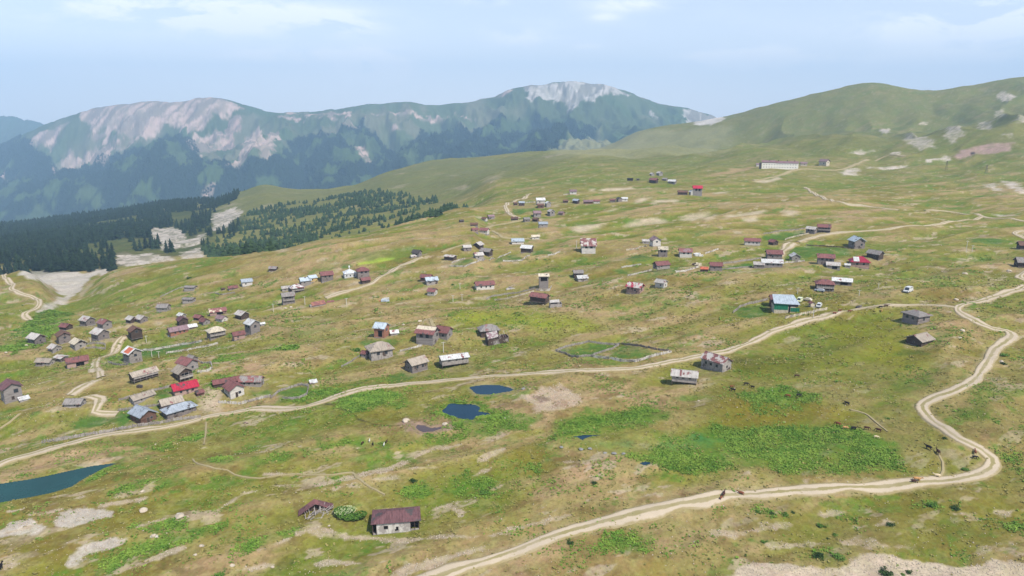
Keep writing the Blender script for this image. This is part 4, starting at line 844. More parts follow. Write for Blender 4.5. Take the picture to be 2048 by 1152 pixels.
# ------------------------------------------------------------------ building materials
_mc = {}
PAL = {'grey': (142,136,132), 'dark': (82,76,76), 'pale': (188,182,176), 'white': (212,212,210), 'rust': (134,90,88), 'maroon': (112,80,82), 'red': (186,50,72), 'blue': (164,172,182),
       'tan': (170,158,144), 'cream': (210,198,176), 'brown': (112,84,72), 'tin': (184,196,206), 'wood': (136,126,122), 'dwood': (86,72,64), 'plaster': (206,200,192), 'pink': (168,140,130), 'stone': (146,138,134),
       'green': (40,122,88), 'orange': (196,110,84), 'oldwood': (164,156,150), 'crimson': (158,40,66), 'black': (24,22,22), 'brick': (160,112,92), 'ochre': (188,160,110), 'lilac': (142,118,122)}
def surf(kind, c1, c2=None, amt=.3):
    k = (kind, c1, c2, amt)
    if k in _mc: return _mc[k]
    m, nt, b = mat(kind + '_' + c1); tc = N(nt, 'ShaderNodeTexCoord').outputs['Object']; oi = N(nt, 'ShaderNodeObjectInfo').outputs['Random']
    c = lin(PAL[c1]) * .82; g = N(nt, 'ShaderNodeNewGeometry').outputs['Position']
    w = N(nt, 'ShaderNodeTexWave', wave_type='BANDS', bands_direction='X' if kind in ('roof', 'planks') else 'Z')
    w.inputs['Scale'].default_value = {'roof': .9, 'planks': 1.1, 'logs': 1.0, 'plain': .5}[kind]; w.inputs['Distortion'].default_value = .6; w.inputs['Detail'].default_value = 2; L(nt, tc, w.inputs[0])
    mp = N(nt, 'ShaderNodeMapping'); L(nt, tc, mp.inputs[0]); mp.inputs['Scale'].default_value = (1.2, .35, .35) if kind in ('roof', 'planks') else (.3, .3, 2.)
    n = noise(nt, 1.6, 5, .7, mp.outputs[0]); n2 = noise(nt, .42, 4, .65, g)
    x = mixc(nt, 1., c, ramp(nt, n.outputs[0], (.30, .52), (.5, 1.), (.70, 1.22)).outputs[0], 'MULTIPLY')
    if kind != 'plain': x = mixc(nt, 1., x, ramp(nt, w.outputs[0], (.0, .72), (.3, 1.)).outputs[0], 'MULTIPLY')
    if c2: x = mixc(nt, ramp(nt, n2.outputs[0], (.62 - amt * .4, 0), (.68 - amt * .4, 1)).outputs[0], x, lin(PAL[c2]) * .8)
    hs = N(nt, 'ShaderNodeHueSaturation'); L(nt, x, hs.inputs['Color']); mr = N(nt, 'ShaderNodeMapRange'); L(nt, oi, mr.inputs[0]); mr.inputs[3].default_value = .86; mr.inputs[4].default_value = 1.12; L(nt, mr.outputs[0], hs.inputs['Value'])
    L(nt, hs.outputs[0], b.inputs['Base Color']); b.inputs['Roughness'].default_value = .55 if c1 in ('white', 'tin', 'red', 'blue', 'crimson') and kind == 'roof' else .85
    bump(nt, b, w.outputs[0], .5 if kind != 'plain' else .1, .04); _mc[k] = m; return m
DARK = surf('plain', 'black')
def glassm():
    m, nt, b = mat('window_glass'); b.inputs['Base Color'].default_value = (.03, .035, .045, 1); b.inputs['Roughness'].default_value = .12; b.inputs['Specular IOR Level'].default_value = .6; return m
GLASS = glassm()
def pxm(P):  # pixels per metre at a point
    return F / (P[1] * cP - P[2] * sP)

def house(x, yb, w, r, th, hk, rc, wc, fl='', label='', name='wooden_hut', typ='gable', rp=.60, rc2=None, amt=.25, panel=None, cat='hut', group='huts and houses of the mountain village', over=.095):
    w = w * 1.10; P = hit(x, yb); az = math.atan2(P[0], P[1]); t = R(th); c, s = abs(math.cos(t)), abs(math.sin(t))
    Wy = (w / pxm(P)) / (r * c + s) / (1 + 2 * over); Lx = r * Wy; hx, hy = Lx / 2, Wy / 2
    ext = hx * s + hy * c; vx, vy = math.sin(az), math.cos(az)
    cx, cy = P[0] + vx * ext, P[1] + vy * ext
    zc = P[2] + .05
    zt = float(np.max(hgt([cx, cx + vx * ext * .6], [cy, cy + vy * ext * .6])));  hw = hk * Wy * 1.5
    if zt > zc + .35 * hw: zc = zt - .35 * hw
    st = .35 * hw if 's' in fl else 0.
    o = root(name, (cx, cy, zc), t - az, label, cat, group)
    h0, h1 = st, st + hw * (1 if not st else .8); rise = rp * hy; big = w >= 16
    sy = -1 if th < 90 else 1               # the long side towards the viewer
    kind = 'logs' if wc in ('wood', 'dwood', 'oldwood', 'brown') and 'v' not in fl else ('planks' if 'v' in fl or wc in ('wood', 'oldwood') else 'plain')
    wm = surf(kind, wc, 'dwood' if wc in ('wood', 'oldwood', 'pink') and big else None, .12)
    b = MB()
    if typ in ('gable',):
        b.add([(-hx, -hy, h0), (-hx, hy, h0), (-hx, hy, h1), (-hx, 0, h1 + rise - .05), (-hx, -hy, h1), (hx, -hy, h0), (hx, hy, h0), (hx, hy, h1), (hx, 0, h1 + rise - .05), (hx, -hy, h1)],
              [(0, 4, 3, 2, 1), (5, 6, 7, 8, 9), (0, 5, 9, 4), (1, 2, 7, 6), (0, 1, 6, 5), (4, 9, 8, 3), (3, 8, 7, 2)])
    else: b.box(-hx, hx, -hy, hy, h0, h1)
    b.build('wall', wm, o)
    ov = over * Wy + .1; ox, oy = hx + ov, hy + ov; e = h1 - ov * rp; tk = .035 * Wy + .04; b = MB(); zr = h1 + rise + .02
    wob = lambda a: (random.random() - .5) * a * Wy
    if typ == 'gable':
        k1, k2, k3 = wob(.03), wob(.03), wob(.03)
        b.slab([(-ox, -oy, e + k1 + tk), (ox, -oy, e + k2 + tk), (ox, 0, zr + k3 + tk), (-ox, 0, zr + tk)], tk); b.slab([(-ox, 0, zr + tk), (ox, 0, zr + k3 + tk), (ox, oy, e - k2 + tk), (-ox, oy, e - k1 + tk)], tk)
        if big: b.box(-ox, ox, -.09, .09, zr + tk + .0, zr + tk + .09)
    elif typ == 'hip':
        q = min(hx * .75, hy) ; b.slab([(-ox, -oy, e), (ox, -oy, e), (ox, oy, e), (-ox, oy, e)], tk)
        b.add([(-ox, -oy, e + .002), (ox, -oy, e + .002), (ox, oy, e + .002), (-ox, oy, e + .002), (-hx + q, 0, zr), (hx - q, 0, zr)], [(0, 1, 5, 4), (2, 3, 4, 5), (1, 2, 5), (3, 0, 4), (0, 3, 2, 1)])
    else:   # single pitch, high side away from the viewer
        zl, zh = h1 + .03, h1 + rp * Wy * .7
        if sy > 0: zl, zh = zh, zl
        b.slab([(-ox, -oy, zl + tk), (ox, -oy, zl + tk), (ox, oy, zh + tk), (-ox, oy, zh + tk)], tk)
        b.mi = 0
    rf = b.build('roof', surf('roof', rc, rc2 or ('rust' if rc in ('pale', 'grey', 'tan', 'white') and 'n' not in fl else 'dark'), amt if rc2 else .08), o)
    if typ == 'shed':
        b = MB(); zz = max(zl, zh); b.add([(-hx, -sy * hy * .995, h1), (-hx, sy * hy * .995, h1), (-hx, -sy * hy * .995, zz - .02), (hx, -sy * hy * .995, h1), (hx, sy * hy * .995, h1), (hx, -sy * hy * .995, zz - .02)], [(0, 1, 2), (3, 5, 4), (0, 2, 5, 3), (1, 4, 5, 2)]); b.build('gable_board', wm, o)
    if panel:
        for (u0, u1, v0, v1, pc) in panel:
            y = lambda v: sy * oy * (1 - v); z = lambda v: e + (zr - e) * v + tk + .035
            pp = [(-ox + 2 * ox * u0, y(v0), z(v0)), (-ox + 2 * ox * u1, y(v0), z(v0)), (-ox + 2 * ox * u1, y(v1), z(v1)), (-ox + 2 * ox * u0, y(v1), z(v1))]
            if sy > 0: pp = pp[::-1]
            b = MB(); b.slab(pp, .03); b.build('roof_panel', surf('roof', pc), o)
    # footing of stones, or posts under the floor
    if st:
        for k in range(4 if w < 45 else 6):
            px = (-1, 1, -1, 1, 0, 0)[k] * (hx - .15); py = (-1, -1, 1, 1, -1, 1)[k] * (hy - .15)
            b = MB(); b.bar((px, py, -2.2), (px, py, st), .11, 5); b.build('post', surf('logs', 'dwood'), o)
        b = MB(); b.box(-hx - .04, hx + .04, -hy - .04, hy + .04, st - .16, st); b.build('floor_frame', surf('logs', 'wood'), o)
    else:
        b = MB(); b.box(-hx - .08, hx + .08, -hy - .08, hy + .08, -2.6, .16 * hw if 'f' in fl else .10); b.build('stone_footing', surf('plain', 'stone'), o)
    # openings; black panels stand for the shade inside bays and lofts
    def opening(nm, side, u, z0, ww, hh, m=None, pane=True):
        """side: 'g' the gable end, 'l' the long side; u along the wall -1..1"""
        dz = .03
        for ring in (0, 1):
            b = MB(); e_ = 0 if ring else .07 * (w >= 26); d0, d1 = (.0, dz + .02 * ring) if not ring else (dz * .5, dz + .012)
            d0 -= .05
            if side == 'g': q = u * hy * .8; b.box(-hx - d1, -hx - d0, q - ww / 2 - e_, q + ww / 2 + e_, z0 - e_, z0 + hh + e_)
            else:
                q = u * hx * .85; y0, y1 = sorted((sy * (hy + d0), sy * (hy + d1))); b.box(q - ww / 2 - e_, q + ww / 2 + e_, y0, y1, z0 - e_, z0 + hh + e_)
            if ring == 0: fr = b.build(nm, (surf('plain', 'wood') if w >= 26 else (m or DARK)), o)
            elif w >= 26 and pane: b.build('pane' if nm == 'window' else 'door_leaf_or_shade', m or GLASS, fr)
            if w < 26: break
    hh = hw * .28
    if big:
        if 'D' in fl: opening('open_bay', 'l', .25 * (1 if th < 90 else -1), h0 + .12 * hw, Lx * .38, hw * .6, DARK)
        elif 'w' in fl or hk > .5: 
            for u in ((-.55, .1, .65) if r > 1.5 else (-.4, .45)): opening('window', 'l', u, h0 + hw * (.45 if hk < .5 else .62), hh * .95, hh)
        else: opening('window', 'l', -.35, h0 + hw * .42, hh * .9, hh * .9)
        if s > .25:
            if 'd' in fl: opening('door', 'g', .1, h0 + .03, min(.9, Wy * .16), min(1.9, hw * .62), surf('planks', 'dwood'))
            opening('window', 'g', -.45 if 'd' in fl else .0, h0 + hw * (.4 if hk < .5 else .6), hh * .9, hh * .9)
            if 'G' in fl: opening('loft_opening', 'g', 0, h1 + .05 * rise, Wy * .28, rise * .42, DARK)
    elif w >= 10: opening('window', 'l', .2, h0 + hw * .4, hh, hh)
    if 'b' in fl or 'B' in fl:      # gallery along the upper floor
        side = 'g' if 'b' in fl else 'l'; zf = h0 + hw * .42; b = MB(); dd = Wy * .16
        if side == 'g':
            opening('open_bay', 'g', 0, zf + .12, Wy * .6, hw * .42, DARK)
            b.box(-hx - dd, -hx, -hy, hy, zf - .1, zf); b.box(-hx - dd, -hx - dd + .07, -hy, hy, zf + .25 * hw, zf + .29 * hw); b.box(-hx - dd, -hx - dd + .04, -hy, hy, zf, zf + .18 * hw)
            for q in (-1, -.33, .33, 1): b.bar((-hx - dd + .05, q * (hy - .06), zf - hw * .4), (-hx - dd + .05, q * (hy - .06), h1), .05)
        else:
            opening('open_bay', 'l', 0, zf + .12, Lx * .7, hw * .40, DARK); y0, y1 = sorted((sy * hy, sy * (hy + dd)))
            b.box(-hx, hx, y0, y1, zf - .1, zf); ye = sy * (hy + dd - .05); b.box(-hx, hx, ye - .03, ye + .03, zf + .24 * hw, zf + .28 * hw); b.box(-hx, hx, ye - .02, ye + .02, zf, zf + .18 * hw)
            for q in (-1, -.5, 0, .5, 1): b.bar((q * (hx - .06), ye, -.8), (q * (hx - .06), ye, h1), .05)
        b.build('balcony', surf('planks', 'oldwood'), o)
    if 'c' in fl:
        b = MB(); q = .35 * hx; b.box(q - .18, q + .18, -.18 + .3 * hy, .18 + .3 * hy, h1, zr + .5); b.build('chimney', surf('plain', 'stone'), o)
    o['_dims'] = (hx, hy, h1, zr); return o
# ------------------------------------------------------------------ the village, house by house
for (x, yb, w, r, th, hk, rc, wc, fl, lab, ex) in H_:
    house(x, yb, w, r, th, hk, rc, wc, fl, lab, **ex)

def frame_at(name, x, yb, th, label, cat, group=None, dz=0.05):
    P = hit(x, yb); az = math.atan2(P[0], P[1]); o = root(name, (P[0], P[1], P[2] + dz), R(th) - az, label, cat, group); return o, 1 / pxm(P), P
G_H = 'huts and houses of the mountain village'
# the nearest hut: hipped maroon roof, whitewashed planks between two black open bays
o, u, P = frame_at('wooden_hut', 793, 1066, -2, 'large abandoned hut with maroon hipped roof and whitewashed plank wall in the foreground', 'hut', G_H)
w = 97 * u; hw = .25 * w; d = .50 * w; a, z0 = w / 2, -.1
b = MB(); b.box(-a * .80, a * .58, 0, .12, z0 + .1, hw); b.build('wall', surf('planks', 'plaster', 'oldwood', .35), o)
b = MB(); b.box(-a * .80, a * .92, d * .95, d, z0, hw); b.box(a * .60, a * .92, d * .3, d * .33, z0, hw); b.box(-a * .97, -a * .94, 0, d, z0, hw * .98); b.box(a * .90, a * .93, d * .1, d * .95, z0, hw); b.box(-a * .79, -a * .76, .13, d * .94, z0, hw); b.box(a * .54, a * .57, .13, d * .94, z0, hw)
b.build('inner_wall', surf('planks', 'dwood'), o)
b = MB(); b.box(-a * .95, a * .94, .02, d, z0 - 2, z0 + .09); b.build('stone_footing', surf('plain', 'stone'), o)
ox, y0, y1, e, zr = a * 1.02, -w * .035, d * 1.05, hw, hw + w * .12
b = MB(); b.slab([(-ox, y0, e + .08), (ox, y0, e + .08), (ox * .98, y1, e + .08), (-ox * .98, y1, e + .08)], .1)
q = (y0 + y1) / 2; b.add([(-ox, y0, e + .085), (ox, y0, e + .085), (ox * .98, y1, e + .085), (-ox * .98, y1, e + .085), (-a * .30, q, zr), (a * .45, q, zr)], [(0, 1, 5, 4), (2, 3, 4, 5), (1, 2, 5), (3, 0, 4), (0, 3, 2, 1)])
b.build('roof', surf('roof', 'maroon', 'dark', .12), o)
for x0, z1, ww, hh in ((-a * .42, hw * .42, .085 * w, hw * .30), (a * .04, hw * .22, .05 * w, hw * .34), (-a * .02, hw * .2, .04 * w, hw * .14)):
    b = MB(); b.box(x0 - ww / 2, x0 + ww / 2, -.025, .05, z1, z1 + hh); f = b.build('window', DARK, o)
    if x0 < -a * .3:
        b = MB(); t = .07; b.box(x0 - ww / 2 - t, x0 + ww / 2 + t, -.04, 0, z1 - t, z1); b.box(x0 - ww / 2 - t, x0 + ww / 2 + t, -.04, 0, z1 + hh, z1 + hh + t); b.box(x0 - ww / 2 - t, x0 - ww / 2, -.04, 0, z1, z1 + hh); b.box(x0 + ww / 2, x0 + ww / 2 + t, -.04, 0, z1, z1 + hh); b.build('frame', surf('plain', 'oldwood'), f)
for k, x0 in enumerate((-.95, -.80, .58, .75, .93)):
    b = MB(); b.bar((x0 * a, .06, z0 - .6), (x0 * a, .06, hw), .09, 5); b.build('post', surf('logs', 'dwood'), o)
b = MB(); b.box(a * .58, a * .93, .02, .10, z0 + .1, hw * .26); b.build('low_wall', surf('planks', 'oldwood'), o)
# collapsed hut: fallen maroon roof over a heap of grey timbers
o, u, P = frame_at('ruined_hut', 633, 1026, 0, 'collapsed hut, fallen maroon gable roof over grey broken timbers in the foreground', 'ruin', G_H)
s = 68 * u
b = MB(); b.slab([(-.52 * s, -.06 * s, .02 * s), (-.02 * s, .06 * s, .26 * s), (-.04 * s, .34 * s, .27 * s), (-.50 * s, .24 * s, .04 * s)], .10)
b.slab([(-.02 * s, .06 * s, .26 * s), (.46 * s, -.02 * s, .05 * s), (.50 * s, .24 * s, .08 * s), (-.04 * s, .34 * s, .27 * s)], .10); b.build('roof', surf('roof', 'maroon', 'rust', .25), o)
b = MB()
for k in range(26):
    x = random.uniform(-.42, .36) * s; y = random.uniform(-.20, .05) * s; l = random.uniform(.12, .36) * s; an = random.choice((random.uniform(-.3, .5), random.uniform(1.2, 1.9))); tz = random.uniform(-.02, .18) * s
    b.bar((x, y, .03 * s), (x + l * math.cos(an) * .8, y + l * math.sin(an) * .5, .03 * s + max(.02, tz)), random.uniform(.05, .10), 4)
for x in (-.30, -.18, -.05, .08, .2, .34): b.bar((x * s, 0, -.4), ((x + random.uniform(-.05, .05)) * s, .05 * s, (.20 - abs(x) * .32) * s), .08, 4)
b.build('timber_frame', surf('logs', 'oldwood'), o)
b = MB()
for k in range(16):
    x = random.uniform(-.36, .40) * s; y = random.uniform(-.36, -.12) * s; l = random.uniform(.08, .24) * s; an = random.uniform(-.6, 1.9); b.bar((x, y, .05), (x + l * math.cos(an), y + l * math.sin(an) * .6, .05 + random.uniform(0, .10) * s), .09, 4)
b.build('fallen_beams', surf('logs', 'oldwood'), o)
b = MB(); b.box(-.34 * s, .30 * s, .16 * s, .20 * s, -.5, .14 * s); b.build('inner_wall', surf('planks', 'dwood'), o)
# roofless ruin
o, u, P = frame_at('ruined_hut', 998, 688, 18, 'roofless ruined hut of pale broken boards in front of the grey hipped house', 'ruin', G_H); s = 46 * u
b = MB()
for (x0, x1, y0, y1, h) in ((-.5, .45, 0, .02, .26), (-.5, -.48, 0, .4, .34), (-.5, .45, .4, .42, .28), (.43, .45, 0, .4, .3), (-.02, 0, 0, .4, .36)): b.box(x0 * s, x1 * s, y0 * s, y1 * s, -1, h * s)
b.build('wall', surf('planks', 'oldwood', 'dwood', .5), o)
b = MB(); b.slab([(-.52 * s, -.03 * s, .27 * s), (-.04 * s, -.03 * s, .34 * s), (0, .3 * s, .52 * s), (-.5 * s, .3 * s, .46 * s)], .08)
for k in range(9): x = -.45 + k * .11; b.bar((x * s, -.02 * s, .28 * s), ((x + random.uniform(-.04, .08)) * s, .42 * s, random.uniform(.3, .48) * s), .07)
b.build('broken_roof', surf('roof', 'pale', 'lilac', .4), o)
o, u, P = frame_at('ruined_hut', 1112, 615, 10, 'small roofless ruin of pale planks right of the rust-roofed barn', 'ruin', G_H); s = 24 * u
b = MB()
for (x0, x1, y0, y1, h) in ((-.5, .5, 0, .03, .28), (-.5, -.47, 0, .5, .4), (-.5, .5, .5, .53, .36), (.47, .5, 0, .5, .34)): b.box(x0 * s, x1 * s, y0 * s, y1 * s, -1, h * s)
b.build('wall', surf('planks', 'oldwood'), o); b = MB(); b.slab([(-.52 * s, .1 * s, .4 * s), (.3 * s, .1 * s, .42 * s), (.35 * s, .5 * s, .56 * s), (-.45 * s, .5 * s, .52 * s)], .08); b.build('broken_roof', surf('roof', 'pale'), o)
# brick ruin and its collapsed roof sheets
o, u, P = frame_at('ruined_hut', 638, 613, 14, 'low fallen hut with faded brick-red roof at the lower end of the curving track', 'ruin', G_H); s = 34 * u
b = MB(); b.box(-.5 * s, .42 * s, .02 * s, .3 * s, -1, .10 * s); b.build('wall', surf('planks', 'oldwood'), o)
b = MB(); b.slab([(-.42 * s, -.02 * s, .08 * s), (.46 * s, .0 * s, .12 * s), (.42 * s, .42 * s, .26 * s), (-.38 * s, .38 * s, .20 * s)], .1); b.build('roof', surf('roof', 'brick', 'rust', .4), o)
o, u, P = frame_at('sheet_pile', 663, 605, 10, 'flattened dark red roof sheets lying right of the faded brick-red hut', 'sheets'); s = 17 * u
b = MB(); b.slab([(-.5 * s, 0, .1), (.5 * s, .1 * s, .15), (.4 * s, .8 * s, .35), (-.45 * s, .7 * s, .3)], .12); b.build('sheet', surf('roof', 'brick', 'rust', .4), o)
# white hipped mosque
o, u, P = frame_at('mosque', 701, 555, 8, 'white mosque with white pyramid roof and small white turret', 'mosque'); s = 24 * u
b = MB(); b.box(-.48 * s, .48 * s, 0, .9 * s, -1, .34 * s); b.build('wall', surf('plain', 'white'), o)
b = MB(); e = .34 * s; b.add([(-.52 * s, -.05 * s, e), (.52 * s, -.05 * s, e), (.52 * s, .95 * s, e), (-.52 * s, .95 * s, e), (0, .45 * s, e + .30 * s)], [(0, 1, 4), (1, 2, 4), (2, 3, 4), (3, 0, 4), (0, 3, 2, 1)]); b.build('roof', surf('roof', 'white', 'tin', .2), o)
b = MB(); b.bar((0, .45 * s, e + .25 * s), (0, .45 * s, e + .46 * s), .035 * s, 8); b.bar((0, .45 * s, e + .44 * s), (0, .45 * s, e + .60 * s), .09 * s, 8, .02 * s); b.build('turret', surf('plain', 'white'), o)
for k in (-.3, 0, .3):
    b = MB(); b.box(k * s - .05 * s, k * s + .05 * s, -.03, .02, .1 * s, .22 * s); b.build('window', GLASS, o)
# barn with light tin roof and green front
o, u, P = frame_at('barn', 1572, 626, 12, 'barn with pale blue tin roof and bright green metal front above the road', 'barn', G_H); s = 50 * u
b = MB(); b.box(-.46 * s, .34 * s, 0, .62 * s, -1, .26 * s); b.build('wall', surf('planks', 'cream'), o)
b = MB(); b.box(-.47 * s, .06 * s, -.05, 0, .12 * s, .38 * s); b.box(.16 * s, .50 * s, -.05, 0, .06 * s, .22 * s); b.build('metal_front', surf('planks', 'green'), o)
b = MB(); b.box(-.46 * s, .44 * s, .0, .62 * s, .262 * s, .38 * s); b.build('upper_wall', surf('planks', 'dark'), o)
b = MB(); b.slab([(-.50 * s, -.05 * s, .39 * s), (.50 * s, -.05 * s, .37 * s), (.36 * s, .66 * s, .60 * s), (-.46 * s, .66 * s, .60 * s)], .12); b.build('roof', surf('roof', 'tin'), o)
b = MB(); b.box(.08 * s, .15 * s, -.03, .02, -.1, .30 * s); b.build('door', DARK, o)
b = MB()
for k in range(4): b.bar((-.50 * s - .1, .05 * s + k * .17 * s, -.3), (-.62 * s + .02 * k * s, .1 * s + k * .17 * s, .5 * s), .07)
b.build('leaning_poles', surf('logs', 'dwood'), o)
# long hotel
HOTELW, _n, _b = mat('cream_plaster'); _b.inputs['Base Color'].default_value = (.82, .77, .68, 1)
o, u, P = frame_at('hotel', 1560, 338, 2, 'long two-storey white hotel with violet-grey roof far up the right slope', 'hotel'); s = 70 * u
b = MB(); b.box(-.5 * s, .48 * s, 0, .2 * s, -3, .165 * s); b.build('wall', HOTELW, o)
b = MB()
for k in range(5):
    x0, x1 = -.51 + k * .2, -.51 + (k + 1) * .2 - .004; h = .165 + (.014 if k < 2 else .0); e = h * s
    b.add([(x0 * s, -.01 * s, e), (x1 * s, -.01 * s, e), (x1 * s, .21 * s, e), (x0 * s, .21 * s, e), (x0 * s, .1 * s, e + .055 * s), (x1 * s, .1 * s, e + .055 * s)], [(0, 1, 5, 4), (2, 3, 4, 5), (1, 2, 5), (3, 0, 4), (0, 3, 2, 1)])
b.build('roof', surf('roof', 'lilac', 'rust', .3), o)
for k in range(13):
    for z in (.035, .11):
        x = -.44 + k * .071; b = MB(); b.box((x - .008) * s, (x + .008) * s, -.12, .02, z * s, (z + .022) * s); b.build('window', DARK, o)
for x in (-.3, -.06, .18, .38): b = MB(); b.box((x - .008) * s, (x + .008) * s, .08 * s, .1 * s, .20 * s, .25 * s); b.build('chimney', surf('plain', 'dwood'), o)
b = MB(); b.box(-.57 * s, -.51 * s, -.02 * s, .1 * s, -3, .17 * s); b.build('entrance_wing', surf('plain', 'dark'), o)
# ------------------------------------------------------------------ fences
def fence(px, label, h_=1.2, col='oldwood', sp=.42, lean=.10, posts=True):
    h = h_ * .8; P = hits(px)[:, :2]; D = P[:, 1].mean(); sp = max(sp, D / F * 1.1); u = D / F
    c = P.mean(0); zc = float(hgt(*c)); o = root('picket_fence', (c[0], c[1], zc), 0, label, 'fence', 'wooden fences around plots and yards')
    s = np.r_[0, np.cumsum(np.linalg.norm(np.diff(P, axis=0), axis=1))]; n = max(2, int(s[-1] / sp)); q = np.linspace(0, s[-1], n)
    x = np.interp(q, s, P[:, 0]); y = np.interp(q, s, P[:, 1]); x = x + (vnoise(q / 6, q * 0, 3) - .5) * .8; y = y + (vnoise(q / 6, q * 0 + 9, 4) - .5) * .8; z = hgt(x, y)
    b = MB()
    for k in range(n):
        hh = h * random.uniform(.75, 1.1); t = .07 + .35 * sp * random.uniform(.5, 1); lx = random.gauss(0, lean); d = Vector((x[min(k + 1, n - 1)] - x[max(k - 1, 0)], y[min(k + 1, n - 1)] - y[max(k - 1, 0)], 0)).normalized() * t
        e = Vector((-d.y, d.x, 0)).normalized() * .03; a = Vector((x[k] - c[0], y[k] - c[1], z[k] - zc - .3)); top = a + Vector((lx, lx * .4, hh + .3))
        b.add([a - d - e, a + d - e, a + d + e, a - d + e, top - d - e, top + d - e, top + d + e, top - d + e], [(0, 3, 2, 1), (4, 5, 6, 7), (0, 1, 5, 4), (1, 2, 6, 5), (2, 3, 7, 6), (3, 0, 4, 7)])
    b.build('pickets', surf('plain', col, 'wood', .3), o)
    b = MB(); m = max(3, int(s[-1] / max(2.4, 4 * u)))
    qx = np.interp(np.linspace(0, n - 1, m), range(n), x); qy = np.interp(np.linspace(0, n - 1, m), range(n), y); qz = hgt(qx, qy)
    for k in range(m - 1):
        for f_ in (.35, .8):
            b.bar((qx[k] - c[0], qy[k] - c[1], qz[k] - zc + h * f_), (qx[k + 1] - c[0], qy[k + 1] - c[1], qz[k + 1] - zc + h * f_ + random.gauss(0, .05)), .045 + .1 * u, 4)
    b.build('rail', surf('plain', col), o)
    if D < 330 and posts:
        for k in range(0, m, max(1, m // 16)):
            b = MB(); b.bar((qx[k] - c[0], qy[k] - c[1], qz[k] - zc - .5), (qx[k] - c[0] + random.gauss(0, .05), qy[k] - c[1], qz[k] - zc + h * 1.15), .08, 5); b.build('post', surf('logs', 'wood'), o)
